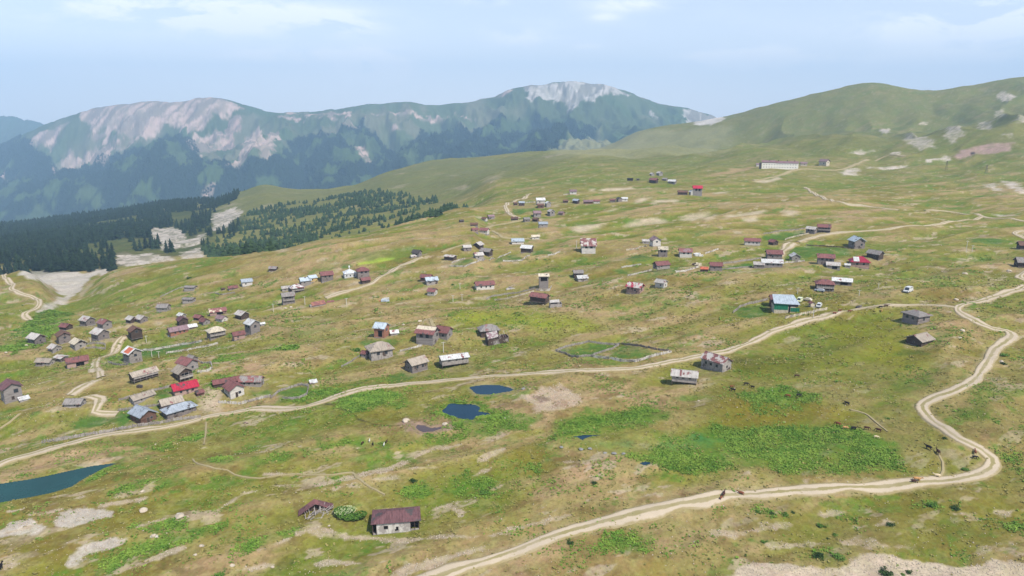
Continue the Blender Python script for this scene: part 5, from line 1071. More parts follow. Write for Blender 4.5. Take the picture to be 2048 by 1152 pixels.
for px, lab, h, col in (
 ([(88,886),(110,883),(150,876),(200,868),(240,859),(290,851),(345,843),(402,836)], 'long grey picket fence above the dirt road, under the blue-roofed barn', 1.3, 'oldwood'),
 ([(1184,713),(1158,715),(1129,707),(1112,702),(1135,693),(1178,685),(1240,689),(1212,703),(1186,712)], 'grey fence ring around the left one of two green paddocks', 1.1, 'oldwood'),
 ([(1186,714),(1213,718),(1245,724),(1272,724),(1295,717),(1340,705)], 'whitish board fence along the front of the right green paddock', 1.3, 'plaster'),
 ([(1338,702),(1320,701),(1300,697),(1278,692),(1245,688)], 'dark fence along the back of the right green paddock', 1., 'wood'),
 ([(1468,626),(1478,616),(1500,608),(1536,600)], 'grey fence curving up to the maroon-roofed building behind the green barn', 1.4, 'oldwood'),
 ([(1572,637),(1590,633),(1615,628),(1635,622),(1655,619)], 'pale cream board fence between the green-fronted barn and the road', 1.3, 'cream'),
 ([(174,698),(190,696),(211,699),(210,691),(190,687),(174,689)], 'plank fence right of the whitish-roofed hut in the far left hamlet', 1.3, 'oldwood'),
 ([(218,725),(240,732),(256,731)], 'short fence from the lane to the hut with the orange roof panel', 1.2, 'oldwood'),
 ([(284,702),(309,700),(362,690),(404,683)], 'long low fence along the upper edge of the long green plot', 1.2, 'plaster'),
 ([(334,707),(390,698),(438,687)], 'low fence along the lower edge of the long green plot', 1.1, 'plaster'),
 ([(240,802),(265,794),(310,782),(352,771)], 'fence behind the low long barn with sandy grey roof', 1.1, 'oldwood'),
 ([(240,822),(270,818),(320,812)], 'fence between the pale garden and the brown-gabled barn', 1.1, 'oldwood'),
 ([(440,806),(484,808),(505,803),(542,793)], 'pale fence along the front of the farmyard', 1.2, 'plaster'),
 ([(545,796),(560,782),(600,771),(618,773),(616,790),(600,797),(566,798)], 'fence ring of the small paddock right of the farmyard', 1.1, 'oldwood'),
 ([(397,722),(420,727),(426,737),(418,742),(398,745)], 'round fence behind the rust-roofed stone house', 1.1, 'plaster'),
 ([(905,526),(930,518)], 'short fence right below the flat pale-roofed hut', 1.1, 'plaster'),
 ([(903,533),(930,534),(953,526),(970,519)], 'fence along the lower side of the first upper centre plot', 1.2, 'plaster'),
 ([(980,522),(1000,514),(1022,506)], 'slanting fence between the two upper centre plots', 1.2, 'plaster'),
 ([(1007,523),(1045,522),(1060,512)], 'fence curving round the lower side of the second upper centre plot', 1.2, 'plaster'),
 ([(1097,511),(1108,510),(1120,505)], 'short white fence at the right tip of the small green plot', 1.2, 'plaster'),
 ([(974,599),(985,593),(1028,587),(1070,578)], 'upper one of two long fences leading to the narrow two-storey house', 1.1, 'oldwood'),
 ([(991,601),(1028,595),(1068,583)], 'lower one of two long fences leading to the narrow two-storey house', 1.1, 'cream'),
 ([(1074,581),(1098,582),(1103,575)], 'white picket fence in front of the narrow two-storey house', 1.5, 'plaster'),
 ([(1254,501),(1275,498),(1294,493)], 'cream fence below the pale small hut left of the violet-roofed house', 1.3, 'cream'),
 ([(1244,536),(1282,530)], 'upper fence of the yellowish plot left of the black-gabled hut', 1.2, 'plaster'),
 ([(1257,552),(1280,547),(1303,541)], 'lower fence of the yellowish plot left of the black-gabled hut', 1.2, 'plaster'),
 ([(1353,545),(1372,543),(1397,535)], 'double board fence left of the small orange-rust shed', 1.3, 'plaster'),
 ([(1412,508),(1437,499)], 'short pale fence on open grass right of the white junk', 1.2, 'plaster'),
 ([(1445,528),(1485,523),(1522,517)], 'long pale fence running to the rust roof behind the white tin roof', 1.3, 'oldwood'),
 ([(1445,540),(1475,537),(1504,534)], 'lower fence running to the pale hut left of the white tin roof', 1.1, 'oldwood'),
 ([(1571,480),(1590,474),(1611,469),(1632,466)], 'pale fence along the lower side of the field below the pale grey hut', 1.2, 'cream'),
 ([(1528,468),(1568,462),(1609,458)], 'fence along the upper side of the field below the pale grey hut', 1.0, 'oldwood'),
 ([(1613,491),(1650,493),(1704,498)], 'dark fence above the green field beside the shiny blue roof', 1.0, 'dwood'),
 ([(1571,526),(1590,525),(1609,523)], 'pale fence below the small white-gabled hut', 1.1, 'plaster'),
 ([(685,734),(703,723),(722,712)], 'plank walkway fence leading up to the big grey hipped house', .9, 'oldwood'),
 ([(802,703),(822,698),(843,692)], 'short whitish board fence left of the house with the cream roof strip', 1.0, 'plaster'),
 ([(322,594),(345,583),(365,575)], 'low fence ring left of the upper flat-roofed hut', 1.0, 'oldwood'),
 ([(432,587),(445,590),(470,586)], 'low fence of the small plot under the blue-grey-roofed white hut', 1.0, 'oldwood'),
 ([(1128,390),(1136,389)], 'white fence stub left of the lone pinkish-roofed hut', 1.4, 'plaster'),
 ([(1052,406),(1070,405)], 'row of pale pickets left of the bright white distant hut', 1.4, 'plaster'),
): fence(px, lab, h, col)

# ------------------------------------------------------------------ utility poles
for x, y0, y1, lab in ((1932,505,481,'tall white pole alone on the right grassland'), (1944,504,490,'shorter pole just right of the tall white pole'), (887,705,683,'pole beside the grey hut behind the cream-striped roof'), (547,624,607,'pole on the left meadow near the small grass rocks'),
    (610,610,592,'pole right of the two-storey grey hut with gallery'), (293,685,671,'pole right of the dark two-level hut'), (181,684,675,'pole behind the whitish-roofed hut fence'), (920,578,566,'pole left of the long bluish-walled house'), (906,604,590,'leftmost of the pair of poles below the small whitish-gabled hut'),
    (924,601,588,'right of the pair of poles below the small whitish-gabled hut'), (1153,498,481,'pole left of the tall white-walled house'), (1595,588,575,'pole above the pale-yellow van'), (1757,576,567,'short pole left of the white van on the grassland'), (1626,637,612,'pole behind the cream board fence'), (693,609,596,'pole right of the flattened roof sheets'),
    (1718,592,580,'pole on the grass above the dark heap'), (318,716,702,'pole beside the green plot in the left hamlet'), (304,714,700,'left pole of two inside the long green plot'), (1892,341,322,'dark frame pylon under the big bare rock patch'), (1972,346,330,'dark pylon right of the big bare rock patch')):
    P = hit(x, y0); h = (y0 - y1) / pxm(P); dk = 'pylon' in lab; o = root('pylon' if dk else 'utility_pole', P, 0, lab, 'pylon' if dk else 'pole', 'poles of the power line')
    r = .11 + P[1] * .00013; m = surf('plain', 'dwood' if dk else 'plaster'); b = MB()
    if dk: b.bar((-1.4, 0, -.5), (-.1, 0, h), r, 6); b.bar((1.4, 0, -.5), (.1, 0, h), r, 6)
    else: b.bar((0, 0, -.6), (0, 0, h), r, 7, r * .7)
    b.build('post', m, o); b = MB(); b.box(-.8, .8, -.06, .06, h * .93, h * .93 + .12); b.build('crossarm', m, o)

# ------------------------------------------------------------------ cattle: one skinned body per pose
def skin(name, pts, edges, rad, sub=1):
    me = bpy.data.meshes.new(name); me.from_pydata(pts, edges, []); o = bpy.data.objects.new(name, me); COL.objects.link(o)
    o.modifiers.new('s', 'SKIN'); sv = me.skin_vertices[0].data
    for k, r in enumerate(rad): sv[k].radius = r if isinstance(r, tuple) else (r, r)
    sv[0].use_root = True; o.modifiers.new('d', 'SUBSURF').levels = sub
    dg = bpy.context.evaluated_depsgraph_get(); m2 = bpy.data.meshes.new_from_object(o.evaluated_get(dg)); bpy.data.objects.remove(o); m2.name = name; m2.shade_smooth(); return m2
def cow_mesh(graze):
    p = [(0, 0, .98), (.45, 0, .97), (.75, 0, 1.02), (-.45, 0, 1.0), (-.78, 0, 1.04)]; r = [(.30, .34), (.29, .34), (.21, .25), (.28, .32), (.20, .22)]
    e = [(0, 1), (1, 2), (0, 3), (3, 4)]
    nk = [(1.0, 0, .92), (1.18, 0, .62), (1.28, 0, .36), (1.42, 0, .14)] if graze else [(.98, 0, 1.12), (1.14, 0, 1.20), (1.28, 0, 1.20), (1.50, 0, 1.04)]
    i = len(p); p += nk; r += [.15, .12, .125, .07]; e += [(2, i), (i, i + 1), (i + 1, i + 2), (i + 2, i + 3)]
    for s in (-1, 1):
        i = len(p); p += [(.58, s * .17, .70), (.60, s * .18, .40), (.57, s * .18, .04)]; r += [.12, .065, .055]; e += [(1, i), (i, i + 1), (i + 1, i + 2)]
        i = len(p); p += [(-.62, s * .17, .72), (-.52, s * .18, .52), (-.70, s * .18, .36), (-.64, s * .18, .04)]; r += [.15, .09, .06, .055]; e += [(3, i), (i, i + 1), (i + 1, i + 2), (i + 2, i + 3)]
    i = len(p); p += [(-.96, 0, .98), (-1.0, 0, .5)]; r += [.03, .035]; e += [(4, i), (i, i + 1)]
    h = 2 + 4 if False else 6; hd = Vector(nk[1]); q = Vector(nk[2])
    for s in (-1, 1):
        i = len(p); p += [tuple(q + Vector((-.06, s * .20, .06))), tuple(q + Vector((-.02, s * .14, .24)))]; r += [.04, .018]; e += [(7, i), (7, i + 1)]
    return skin('cow', p, e, r)
COWM = [cow_mesh(False), cow_mesh(True)]
def hide(name, c):
    m, nt, b = mat(name); tc = N(nt, 'ShaderNodeTexCoord').outputs['Object']; n = noise(nt, 2.2, 2, .5, tc)
    L(nt, mixc(nt, ramp(nt, n.outputs[0], (.5, 0), (.6, .5)).outputs[0], lin(c) * .8, lin(c) * .45), b.inputs['Base Color']); b.inputs['Roughness'].default_value = .7; return m
HIDE = {'black': hide('black_coat', (34, 28, 30)), 'dark': hide('dark_brown_coat', (74, 44, 36)), 'brown': hide('brown_coat', (128, 72, 48)), 'tan': hide('tan_coat', (200, 152, 100)), 'cream': hide('cream_coat', (226, 206, 170)), 'white': hide('white_coat', (226, 222, 212))}
_cm = {}
for x, y, c, a, g, sc, lab in (
 (1466,783,'black',170,1,1,'black cow closest to the whitish-roofed hut on posts'), (1463,776,'brown',20,0,.8,'brown calf standing behind the black cow near the hut on posts'), (1492,771,'black',10,1,1,'black cow upper right of the cow pair near the hut on posts'), (1505,777,'black',160,1,.9,'smaller black cow rightmost near the hut on posts'),
 (1593,755,'dark',15,1,1,'dark cow alone on the upper marsh edge'), (1576,795,'brown',175,1,1,'reddish brown cow in the middle marsh'), (1597,794,'black',20,1,1,'black cow just right of the reddish brown one in the middle marsh'), (1694,810,'black',150,1,1,'dark cow alone beside the thin footpath'),
 (1676,851,'brown',160,1,1,'brown cow leftmost in the row above the green weeds'), (1690,859,'tan',10,1,.95,'tan cow second in the row above the green weeds'), (1707,860,'black',20,0,1,'black cow in the middle of the row above the green weeds'), (1733,860,'dark',5,1,1,'dark brown cow fourth in the row above the green weeds'),
 (1757,864,'dark',170,1,1,'dark brown cow at the right end of the row above the green weeds'), (1752,877,'cream',10,1,.8,'cream calf just below the row of dark cows'), (1857,899,'black',155,0,1.1,'big black cow right of the green weeds inside the road bend'), (1876,908,'dark',120,0,1.1,'dark red-brown cow right behind the big black cow'),
 (1950,908,'brown',100,0,1,'brown cow at the inner edge of the road bend'), (1949,918,'black',20,1,.9,'black cow just below the brown cow at the road bend'), (1833,963,'tan',15,0,1.15,'tan cow right above the lower road'), (1827,966,'dark',15,1,.8,'small dark calf left of the tan cow above the lower road'), (1874,955,'cream',190,0,.95,'cream cow at the end of the thin path above the lower road'),
 (1447,993,'dark',80,0,1.1,'dark cow walking on the lower road, leftmost'), (1442,999,'brown',70,0,.8,'brown calf beside the dark cow on the lower road'), (1482,990,'brown',170,0,.9,'brown calf alone on the lower road'),
 (1669,629,'brown',20,0,1,'reddish cow lowest on the upper road'), (1679,624,'brown',20,0,1,'reddish cow close behind the lowest one on the upper road'), (1699,625,'brown',10,0,1,'reddish cow walking mid-road right of the cow pair'), (1761,617,'black',5,0,1,'black cow standing across the upper road'), (1763,624,'tan',95,0,1,'tan cow on the grass just below the black cow across the road'), (1772,614,'dark',10,0,1.05,'dark cow rightmost on the upper road'),
 (725,889,'dark',60,1,.75,'dark calf leftmost of the small group in the lower meadow'), (739,884,'white',80,0,.7,'white and dark calf second of the small group in the lower meadow'), (746,891,'black',90,0,.75,'black calf in the middle of the small group in the lower meadow'), (768,892,'white',80,0,.7,'white calf right in the small group in the lower meadow'), (773,886,'dark',70,0,.75,'dark brown calf rightmost of the small group in the lower meadow'),
 (0,1142,'black',60,0,1.3,'black cow cut by the left edge in the bottom corner'), (1605,662,'black',10,1,.9,'black cow on the grass below the upper road bend'), (1662,588,'black',90,1,.7,'dark calf below the rust hipped house') ):
    k = (c, g)
    if k not in _cm: me = COWM[g].copy(); me.materials.clear(); me.materials.append(HIDE[c]); _cm[k] = me
    if (x, y) in ((1605, 662), (1662, 588)): continue
    P = hit(x, y); o = bpy.data.objects.new('cow', _cm[k]); COL.objects.link(o); o.location = (P[0], P[1], P[2] + .02); o.rotation_euler = (0, 0, R(a) - math.atan2(P[0], P[1])); o.scale = (sc * .80,) * 3
    tag(o, lab, 'calf' if 'calf' in lab else 'cow', 'cattle grazing and walking on the pasture')

# ------------------------------------------------------------------ vehicles
def car_paint(c):
    m, nt, b = mat('car_paint_' + c); b.inputs['Base Color'].default_value = (*[float(v) * .85 for v in lin(PAL[c])], 1); b.inputs['Roughness'].default_value = .3; b.inputs['Coat Weight'].default_value = .5; return m
PAL['palelime'] = (224, 228, 186); PAL['silver'] = (176, 182, 192)
def vehicle(x, y, a, c, label, L_=4.3, W_=1.75, H_v=1.5, van=False, k=1.):
    o, u, P = frame_at('parked_van' if van else 'parked_car', x, y, a, label, 'van' if van else 'car', 'vehicles parked in the village'); o.location.z += .02
    l, w = L_ / 2 * k, W_ / 2 * k; h = H_v * k; pm = car_paint(c)
    pr = [(-l, .35), (-l, .75), (-l * .96, .9), (-l * .80, h) if van else (-l * .62, h), (l * .45, h) if van else (l * .25, h), (l * .72, .98 if van else .92), (l * .98, .80), (l, .35)]
    b = MB(); n = len(pr)
    def sec(wy, s): return [(px_, s * wy * (.80 if pz > 1.0 * k and not van else (.92 if pz > 1. * k else 1)), pz) for px_, pz in pr]
    v = sec(w, -1) + sec(w, 1); b.add(v, [tuple(range(n)), tuple(range(2 * n - 1, n - 1, -1))] + [(i, n + i, n + (i + 1) % n, (i + 1) % n) for i in range(n)]); b.build('body', pm, o)
    for s in (-1, 1):
        b = MB(); wy = w * (.92 if van else .86); b.box(-l * .62, l * .30, min(s * wy, s * (wy + .03)), max(s * wy, s * (wy + .03)), .98 * k, h - .12); b.build('window', GLASS, o)
        for q in (-.6, .62):
            b = MB(); b.bar((q * l, s * (w - .18), .32 * k), (q * l, s * (w + .02), .32 * k), .32 * k, 14); wh = b.build('wheel', DARK, o)
    b = MB(); x0, z0, x1, z1 = pr[5][0], pr[5][1], pr[4][0], pr[4][1]; wy = w * .78
    b.add([(x0 + .01, -wy, z0 + .06), (x0 + .01, wy, z0 + .06), (x1 + .06, wy * .9, z1 - .05), (x1 + .06, -wy * .9, z1 - .05), (x0 - .05, -wy, z0 + .03), (x0 - .05, wy, z0 + .03), (x1, wy * .9, z1 - .08), (x1, -wy * .9, z1 - .08)], [(0, 1, 2, 3), (7, 6, 5, 4), (0, 4, 5, 1), (1, 5, 6, 2), (2, 6, 7, 3), (3, 7, 4, 0)]); b.build('windscreen', GLASS, o)
    for s in (-1, 1): b = MB(); b.box(l * .99, l * 1.01, s * w * .7 - .14, s * w * .7 + .14, .58 * k, .76 * k); b.build('headlight', surf('plain', 'plaster'), o)
vehicle(1816, 584, 250, 'white', 'white van standing alone on the grassland at the right', 4.8, 2.1, 2.1, True, 1.05)
vehicle(1638, 614, 262, 'white', 'white car right of the small pink-roofed shed', 4.2, 1.8, 1.6)
vehicle(1599, 604, 255, 'palelime', 'pale yellow-green small van right of the tin-roofed barn', 4., 1.8, 1.9, True)
vehicle(1614, 602, 160, 'cream', 'cream small car behind the pink-roofed shed', 3.9, 1.7, 1.4)
vehicle(1639, 583, 172, 'silver', 'silver car parked under the porch of the rust hipped house', 4.2, 1.8, 1.4)
# small heaps and sheets lying about
def heap(x, y, wpx, c1, c2, label, cat, n=10, flat=.35, name='heap'):
    P = hit(x, y); u = wpx / pxm(P); b = MB()
    for k in range(n):
        q = Vector((random.gauss(0, .22), random.gauss(0, .16), 0)) * u; s = u * random.uniform(.12, .3); h = u * flat * random.uniform(.3, 1) * (1 - min(1, q.length / u))
        b.mi = k % 2; b.box(q.x - s, q.x + s, q.y - s * .5, q.y + s * .5, -.3, h + .05, random.uniform(-.6, .6), (q.x, q.y))
    o = b.build(name, [surf('plain', c1), surf('plain', c2)]); o.location = P; tag(o, label, cat)
heap(1718, 615, 12, 'dark', 'wood', 'dark grey heap beside the upper road', 'heap', 8, .6)
heap(770, 600, 20, 'white', 'tin', 'heap of white sheeting on the meadow right of the curving track', 'sheeting', 9, .2)
heap(758, 602, 6, 'ochre', 'orange', 'small orange-yellow pile left of the white sheeting', 'pile', 5, .3)
heap(279, 774, 14, 'dark', 'dwood', 'dark wooden junk in front of the open-fronted barn', 'junk', 8, .5)
heap(1395, 511, 18, 'white', 'plaster', 'white junk and canvas right of the blotchy-roofed white house', 'junk', 9, .35)
heap(1393, 531, 18, 'cream', 'dwood', 'pile of yellowish boards and dark logs below the white junk', 'woodpile', 12, .4, 'woodpile')
heap(340, 672, 8, 'tin', 'blue', 'light blue tarp at the left end of the brown-roofed house', 'tarp', 5, .3, 'tarp')
heap(1080, 441, 9, 'cream', 'ochre', 'heap of yellow boards in the middle of the distant hamlet', 'woodpile', 6, .3, 'woodpile')
heap(490, 846, 12, 'dwood', 'pink', 'small dark boards lying on the bank below the road', 'junk', 5, .15)
heap(1022, 577, 16, 'plaster', 'oldwood', 'stacked pale boards right of the long bluish-walled house', 'woodpile', 8, .2, 'woodpile')
heap(1120, 560, 6, 'dark', 'dwood', 'tiny dark pile on the marsh left of the narrow house', 'pile', 4, .5) if False else None
heap(858, 845, 6, 'stone', 'plaster', 'pale stones at the left end of the muddy pond', 'stones', 8, .3, 'stone_pile') if False else None

# ------------------------------------------------------------------ leaves, shrubs, boulders
def leafm(name, c1, c2, sc=1.2):
    m, nt, b = mat(name); g = N(nt, 'ShaderNodeNewGeometry').outputs['Position']; n = noise(nt, sc, 4, .7, g)
    L(nt, mixc(nt, ramp(nt, n.outputs[0], (.35, 0), (.65, 1)).outputs[0], lin(c1) * .6, lin(c2) * .6), b.inputs['Base Color']); b.inputs['Roughness'].default_value = .8; return m
LEAF = leafm('shrub_leaves', (74, 118, 44), (122, 160, 66)); LEAFD = leafm('dark_leaves', (44, 74, 34), (74, 104, 44)); CONI = leafm('conifer_needles', (22, 38, 32), (50, 72, 46), .11); CONJ = leafm('small_conifer_needles', (38, 58, 42), (76, 100, 60), .11); BARK = surf('plain', 'dwood')
def leaf_cloud(rx, ry, rz, n, s, seed=1, cz=None):
    """leaf faces spread through a lumpy crown"""
    g = np.random.default_rng(seed); lob = g.normal(0, .42, (11, 3)); lob[:, 2] = np.abs(lob[:, 2]) * .8
    k = g.integers(0, 11, n); d = g.normal(0, 1, (n, 3)); d /= np.linalg.norm(d, axis=1)[:, None]; rr = g.uniform(.72, 1, n) ** .6 * .52
    p = lob[k] * 1.0 + d * rr[:, None]; p = p * [rx, ry, rz]; p[:, 2] += (cz if cz is not None else rz * .25); p[:, 2] = np.maximum(p[:, 2], .05 * rz)
    a = g.normal(0, 1, (n, 3)); a /= np.linalg.norm(a, axis=1)[:, None]; c = np.cross(a, d + g.normal(0, .5, (n, 3))); c /= np.linalg.norm(c, axis=1)[:, None]; sz = (s * g.uniform(.6, 1.3, n))[:, None]
    v = np.stack([p - a * sz, p + c * sz * .55, p + a * sz, p - c * sz * .55], 1).reshape(-1, 3); return v, np.arange(4 * n).reshape(-1, 4)
o, u, P = frame_at('elder_shrub', 693, 1033, 0, 'big rounded green shrub with pale flower heads beside the collapsed hut', 'shrub'); s = 66 * u
v, f = leaf_cloud(.42 * s, .28 * s, .16 * s, 5200, .026 * s, 4, .08 * s); c = arrmesh('crown', v, f, [LEAF]); c.parent = o
g = np.random.default_rng(3); b = MB()
for k in range(150):
    t = g.uniform(0, 2 * math.pi); r_ = math.sqrt(g.uniform(0, .9)); x_, y_ = -.02 * s + .36 * s * r_ * math.cos(t), .26 * s * r_ * math.sin(t) + .04 * s; z_ = .08 * s + .19 * s * math.sqrt(1 - r_ * r_ * .85); q = .012 * s
    b.add([(x_ - q, y_ - q, z_), (x_ + q, y_ - q, z_ + .2 * q), (x_ + q, y_ + q, z_ + .5 * q), (x_ - q, y_ + q, z_ + .3 * q), (x_, y_, z_ + q)], [(0, 1, 4), (1, 2, 4), (2, 3, 4), (3, 0, 4), (0, 3, 2, 1)])
b.build('flowers', leafm('flower_heads', (190, 206, 130), (226, 232, 190)), o)
b = MB()
for k in range(7): b.bar(((k - 3) * .04 * s, 0, -.3), ((k - 3) * .11 * s, random.uniform(-.05, .1) * s, .2 * s), .06, 5, .03)
b.build('trunk', BARK, o)
_bm = {}
for sd in range(4): v, f = leaf_cloud(1, 1, .75, 420, .17, 20 + sd); t_ = arrmesh('bush', v, f, [LEAFD if sd % 2 else LEAF]); _bm[sd] = t_.data; bpy.data.objects.remove(t_)
for i, (x, y, w, lab) in enumerate(((1515,1024,12,'dark bush leftmost of the row on the lower right slope'), (1543,1027,10,'bush second of the row on the lower right slope'), (1570,1030,14,'widest bush of the row on the lower right slope'), (1586,1026,9,'bush at the right end of the row on the lower right slope'), (1640,1052,17,'dark bush alone below the right end of the bush row'),
    (1781,1050,15,'dark round bush in the middle of the lower right slope'), (1670,1071,11,'dark small bush above the left grass tuft'), (1657,1078,7,'smallest dark bush on the lower right slope'), (1526,1084,13,'dark bush near the pale stony ground'), (1818,1145,13,'dark bush standing on the bottom scree'), (1806,1150,9,'little bush left of the one on the bottom scree'),
    (1190,967,12,'lone round bush above the middle of the lower road'), (1862,1012,22,'bush left of a smaller one under the lower road'), (1910,1017,18,'bush right of a wider one under the lower road'), (1677,1116,22,'dull green bush right above the bottom scree'), (1640,1114,24,'broad yellowish bush left of the dull green one'),
    (438,1152,24,'bright green bush cut by the bottom edge'), (1771,1147,26,'bright green bush on the bottom scree'), (1930,940,14,'bush inside the big road bend'), (1890,877,10,'bush left of the road above the bend'), (905,570,8,'small dark bush on the meadow above the whitish-gabled hut'), (1140,1086,14,'bush under the lower road in the bottom centre'),
    (2008,712,16,'dark shrub on the outer side of the upper road bend'), (2006,728,12,'dark shrub just below the upper road bend'), (1776,838,9,'bush beside the thin footpath'), (378,557,10,'lone little tree on the left crest'), (968,987,18,'low olive bush in the lower meadow'), (826,962,16,'low dark bush in the lower meadow'), (714,702,18,'dark bush left of the big grey hipped house'))):
    P = hit(x, y); k = w * .42 / pxm(P); o = root('bush', (P[0], P[1], P[2] - .05), i * 1.7, lab, 'bush', 'scattered bushes on the pasture'); c = bpy.data.objects.new('foliage', _bm[i % 4]); COL.objects.link(c); c.parent = o; c.scale = (k * 1.1, k * 1.1, k * .85)
    b = MB(); b.bar((0, 0, -.3), (.05, 0, k * .5), .05 * k + .02, 5); b.build('stem', BARK, o)
# boulders
def stonem():
    m, nt, b = mat('pale_limestone'); g = N(nt, 'ShaderNodeNewGeometry').outputs['Position']; n = noise(nt, 1.4, 6, .7, g)
    L(nt, mixc(nt, n.outputs[0], lin((168, 152, 132)) * .75, lin((224, 210, 190)) * .75), b.inputs['Base Color']); bump(nt, b, n.outputs[0], .8, .2); return m
STONE = stonem()
def greym():
    m = STONE.copy(); m.name = 'grey_stone'; r = [n for n in m.node_tree.nodes if n.type == 'MIX'][0]; r.inputs[6].default_value = (.12, .12, .12, 1); r.inputs[7].default_value = (.30, .29, .27, 1); return m
GSTONE = greym()
def rock_mesh(seed):
    import bmesh
    bm = bmesh.new(); bmesh.ops.create_icosphere(bm, subdivisions=3, radius=1); g = np.random.default_rng(seed); of = g.uniform(0, 50, 3)
    pl_ = g.normal(0, 1, (7, 3)); pl_ /= np.linalg.norm(pl_, axis=1)[:, None]; dd = g.uniform(.55, .9, 7)
    for v in bm.verts:
        p = np.array(v.co)
        for n_, d_ in zip(pl_, dd):
            t = p @ n_ - d_
            if t > 0: p = p - n_ * t * .85
        p = p * (1 + .12 * (vnoise(p[0] * 3 + of[0], p[1] * 3 + of[1] + p[2] * 2, seed) - .5)); p[2] *= .7; v.co = p
    me = bpy.data.meshes.new('boulder'); bm.to_mesh(me); bm.free(); me.materials.append(STONE); return me
RM_ = [rock_mesh(k) for k in range(4)]
for i, (x, y, w, lab) in enumerate(((287,1022,17,'pale boulder left of a second one below the lake'), (360,1034,18,'pale pointed boulder right of its twin below the lake'), (285,983,9,'small pale boulder above the twin boulders'), (308,1072,10,'white boulder below the twin boulders'), (402,1092,8,'small white boulder in the bottom left meadow'), (391,1110,7,'smaller white boulder under the one in the bottom left meadow'),
    (465,1131,10,'white boulder near the bottom edge at the left'), (545,1135,9,'pale boulder near the bottom edge right of a white one'), (658,1052,6,'white stone in front of the collapsed timbers'), (311,889,4,'small white stone on the bank below the road'), (950,996,6,'white stone beside the olive bush'), (1397,802,5,'white stone on the grass below the hut on posts'), (812,843,16,'pale rock heap at the left of the muddy pond'), (890,849,12,'pale rock at the right of the muddy pond'),
    (1047,778,10,'grey rock right of the round pond'), (1123,895,9,'grey rock left of a row in the marsh'), (1162,899,11,'grey rock second in the marsh row'), (1180,898,10,'grey rock third in the marsh row'), (1210,906,9,'grey rock fourth in the marsh row'), (1228,908,12,'wide grey rock in the marsh row'), (1247,908,9,'grey rock at the right end of the marsh row'),
    (1912,600,10,'white rock on the rusty grass above the fork'), (1930,548,10,'white rock below the tall pole at the right'), (2018,543,10,'pale rock near the barn at the right edge'), (1925,662,10,'pinkish rock inside the road bend at the right'), (1920,676,7,'small rock under the pinkish one inside the bend'), (2003,724,10,'pale rock beside the dark shrub at the road bend'), (571,617,6,'left of two pale rocks below the grey gallery hut'), (582,615,7,'right of two pale rocks below the grey gallery hut'),
    (807,650,7,'yellowish rock left of the track behind the cream-striped roof'), (840,643,9,'bigger yellowish rock by the track behind the cream-striped roof'), (12,706,7,'white rock at the far left under the first hut'), (52,692,8,'white rock just left of the alone grey-roofed hut'))):
    P = hit(x, y); k = w / 2 / pxm(P); grey = 'grey rock' in lab; me_ = RM_[i % 4].copy() if grey else RM_[i % 4]
    if grey: me_.materials.clear(); me_.materials.append(GSTONE)
    o = bpy.data.objects.new('boulder', me_); COL.objects.link(o); o.location = (P[0], P[1], P[2] + k * .15); o.scale = (k, k * .9, k * (.6 if grey else .9)); o.rotation_euler = (0, 0, i * 2.1); tag(o, lab, 'rock', 'pale rocks on the pasture')
# ------------------------------------------------------------------ forests
def cone_tree(tiers, sides, seed, trunk=True):
    """unit conifer: height 1; returns verts, tris"""
    g = np.random.default_rng(seed); V = []; T_ = []
    for t in range(tiers):
        q = t / tiers; z0 = .10 + .84 * q; zt = min(1., z0 + 1.25 / tiers * (.9 + .2 * g.random())); r = .19 * (1 - q) ** .8 + .02
        n0 = len(V); V.append((g.normal(0, .006), g.normal(0, .006), zt))
        for k in range(sides):
            a = 2 * math.pi * (k + .5 * (t % 2)) / sides + g.normal(0, .12); rr = r * g.uniform(.62, 1.25); V.append((rr * math.cos(a), rr * math.sin(a), z0 + g.normal(0, .012) - .03 * rr))
        T_ += [(n0, n0 + 1 + k, n0 + 1 + (k + 1) % sides) for k in range(sides)]
    return np.array(V), np.array(T_)
def scatter(poly, spacing, hmin, hmax, dens=None, seed=1, world=None):
    W_ = np.array(world) if world is not None else hits(poly)[:, :2]; g = np.random.default_rng(seed)
    x0, y0 = W_.min(0); x1, y1 = W_.max(0); n = int((x1 - x0) * (y1 - y0) / spacing ** 2)
    p = np.stack([g.uniform(x0, x1, n), g.uniform(y0, y1, n)], 1); k = inside(p[:, 0], p[:, 1], W_); p = p[k]
    if dens is not None: p = p[g.random(len(p)) < dens(p[:, 0], p[:, 1])]
    i = np.clip(np.searchsorted(YR, p[:, 1]), 0, NR - 1); j = np.clip(((p[:, 0] / p[:, 1] - A[0]) / DA).astype(int), 0, NC - 1); p = p[RK[i, j] < .35]
    h = g.uniform(hmin, hmax, len(p)) * (.75 + .5 * fbm(p[:, 0], p[:, 1], 60, seed, 3)); return np.column_stack([p, hgt(p[:, 0], p[:, 1]), h])
dA = lambda x, y: (sstep(.34, .50, fbm(x, y, 110, 5, 4)) * .97 + .03) * (1 - .85 * sstep(-.56, -.43, x / y) * sstep(.42, .54, fbm(x, y, 55, 15, 3))) 
dB = lambda x, y: sstep(.43, .55, fbm(x, y, 80, 9, 4)) * .92 + .05
clear = lambda P: hits(P)[:, :2]
CL = [clear(q) for q in ([(340,425),(380,423),(385,450),(345,452)], [(305,462),(362,458),(372,500),(325,505)], [(422,430),(470,418),(475,440),(445,465),(424,470)], [(225,500),(300,505),(355,510),(405,495),(400,525),(300,532),(235,540)], [(362,485),(412,462),(414,480),(370,498)])]
def notin(p):
    k = np.ones(len(p), bool)
    for c in CL: k &= ~inside(p[:, 0], p[:, 1], c)
    return p[k]
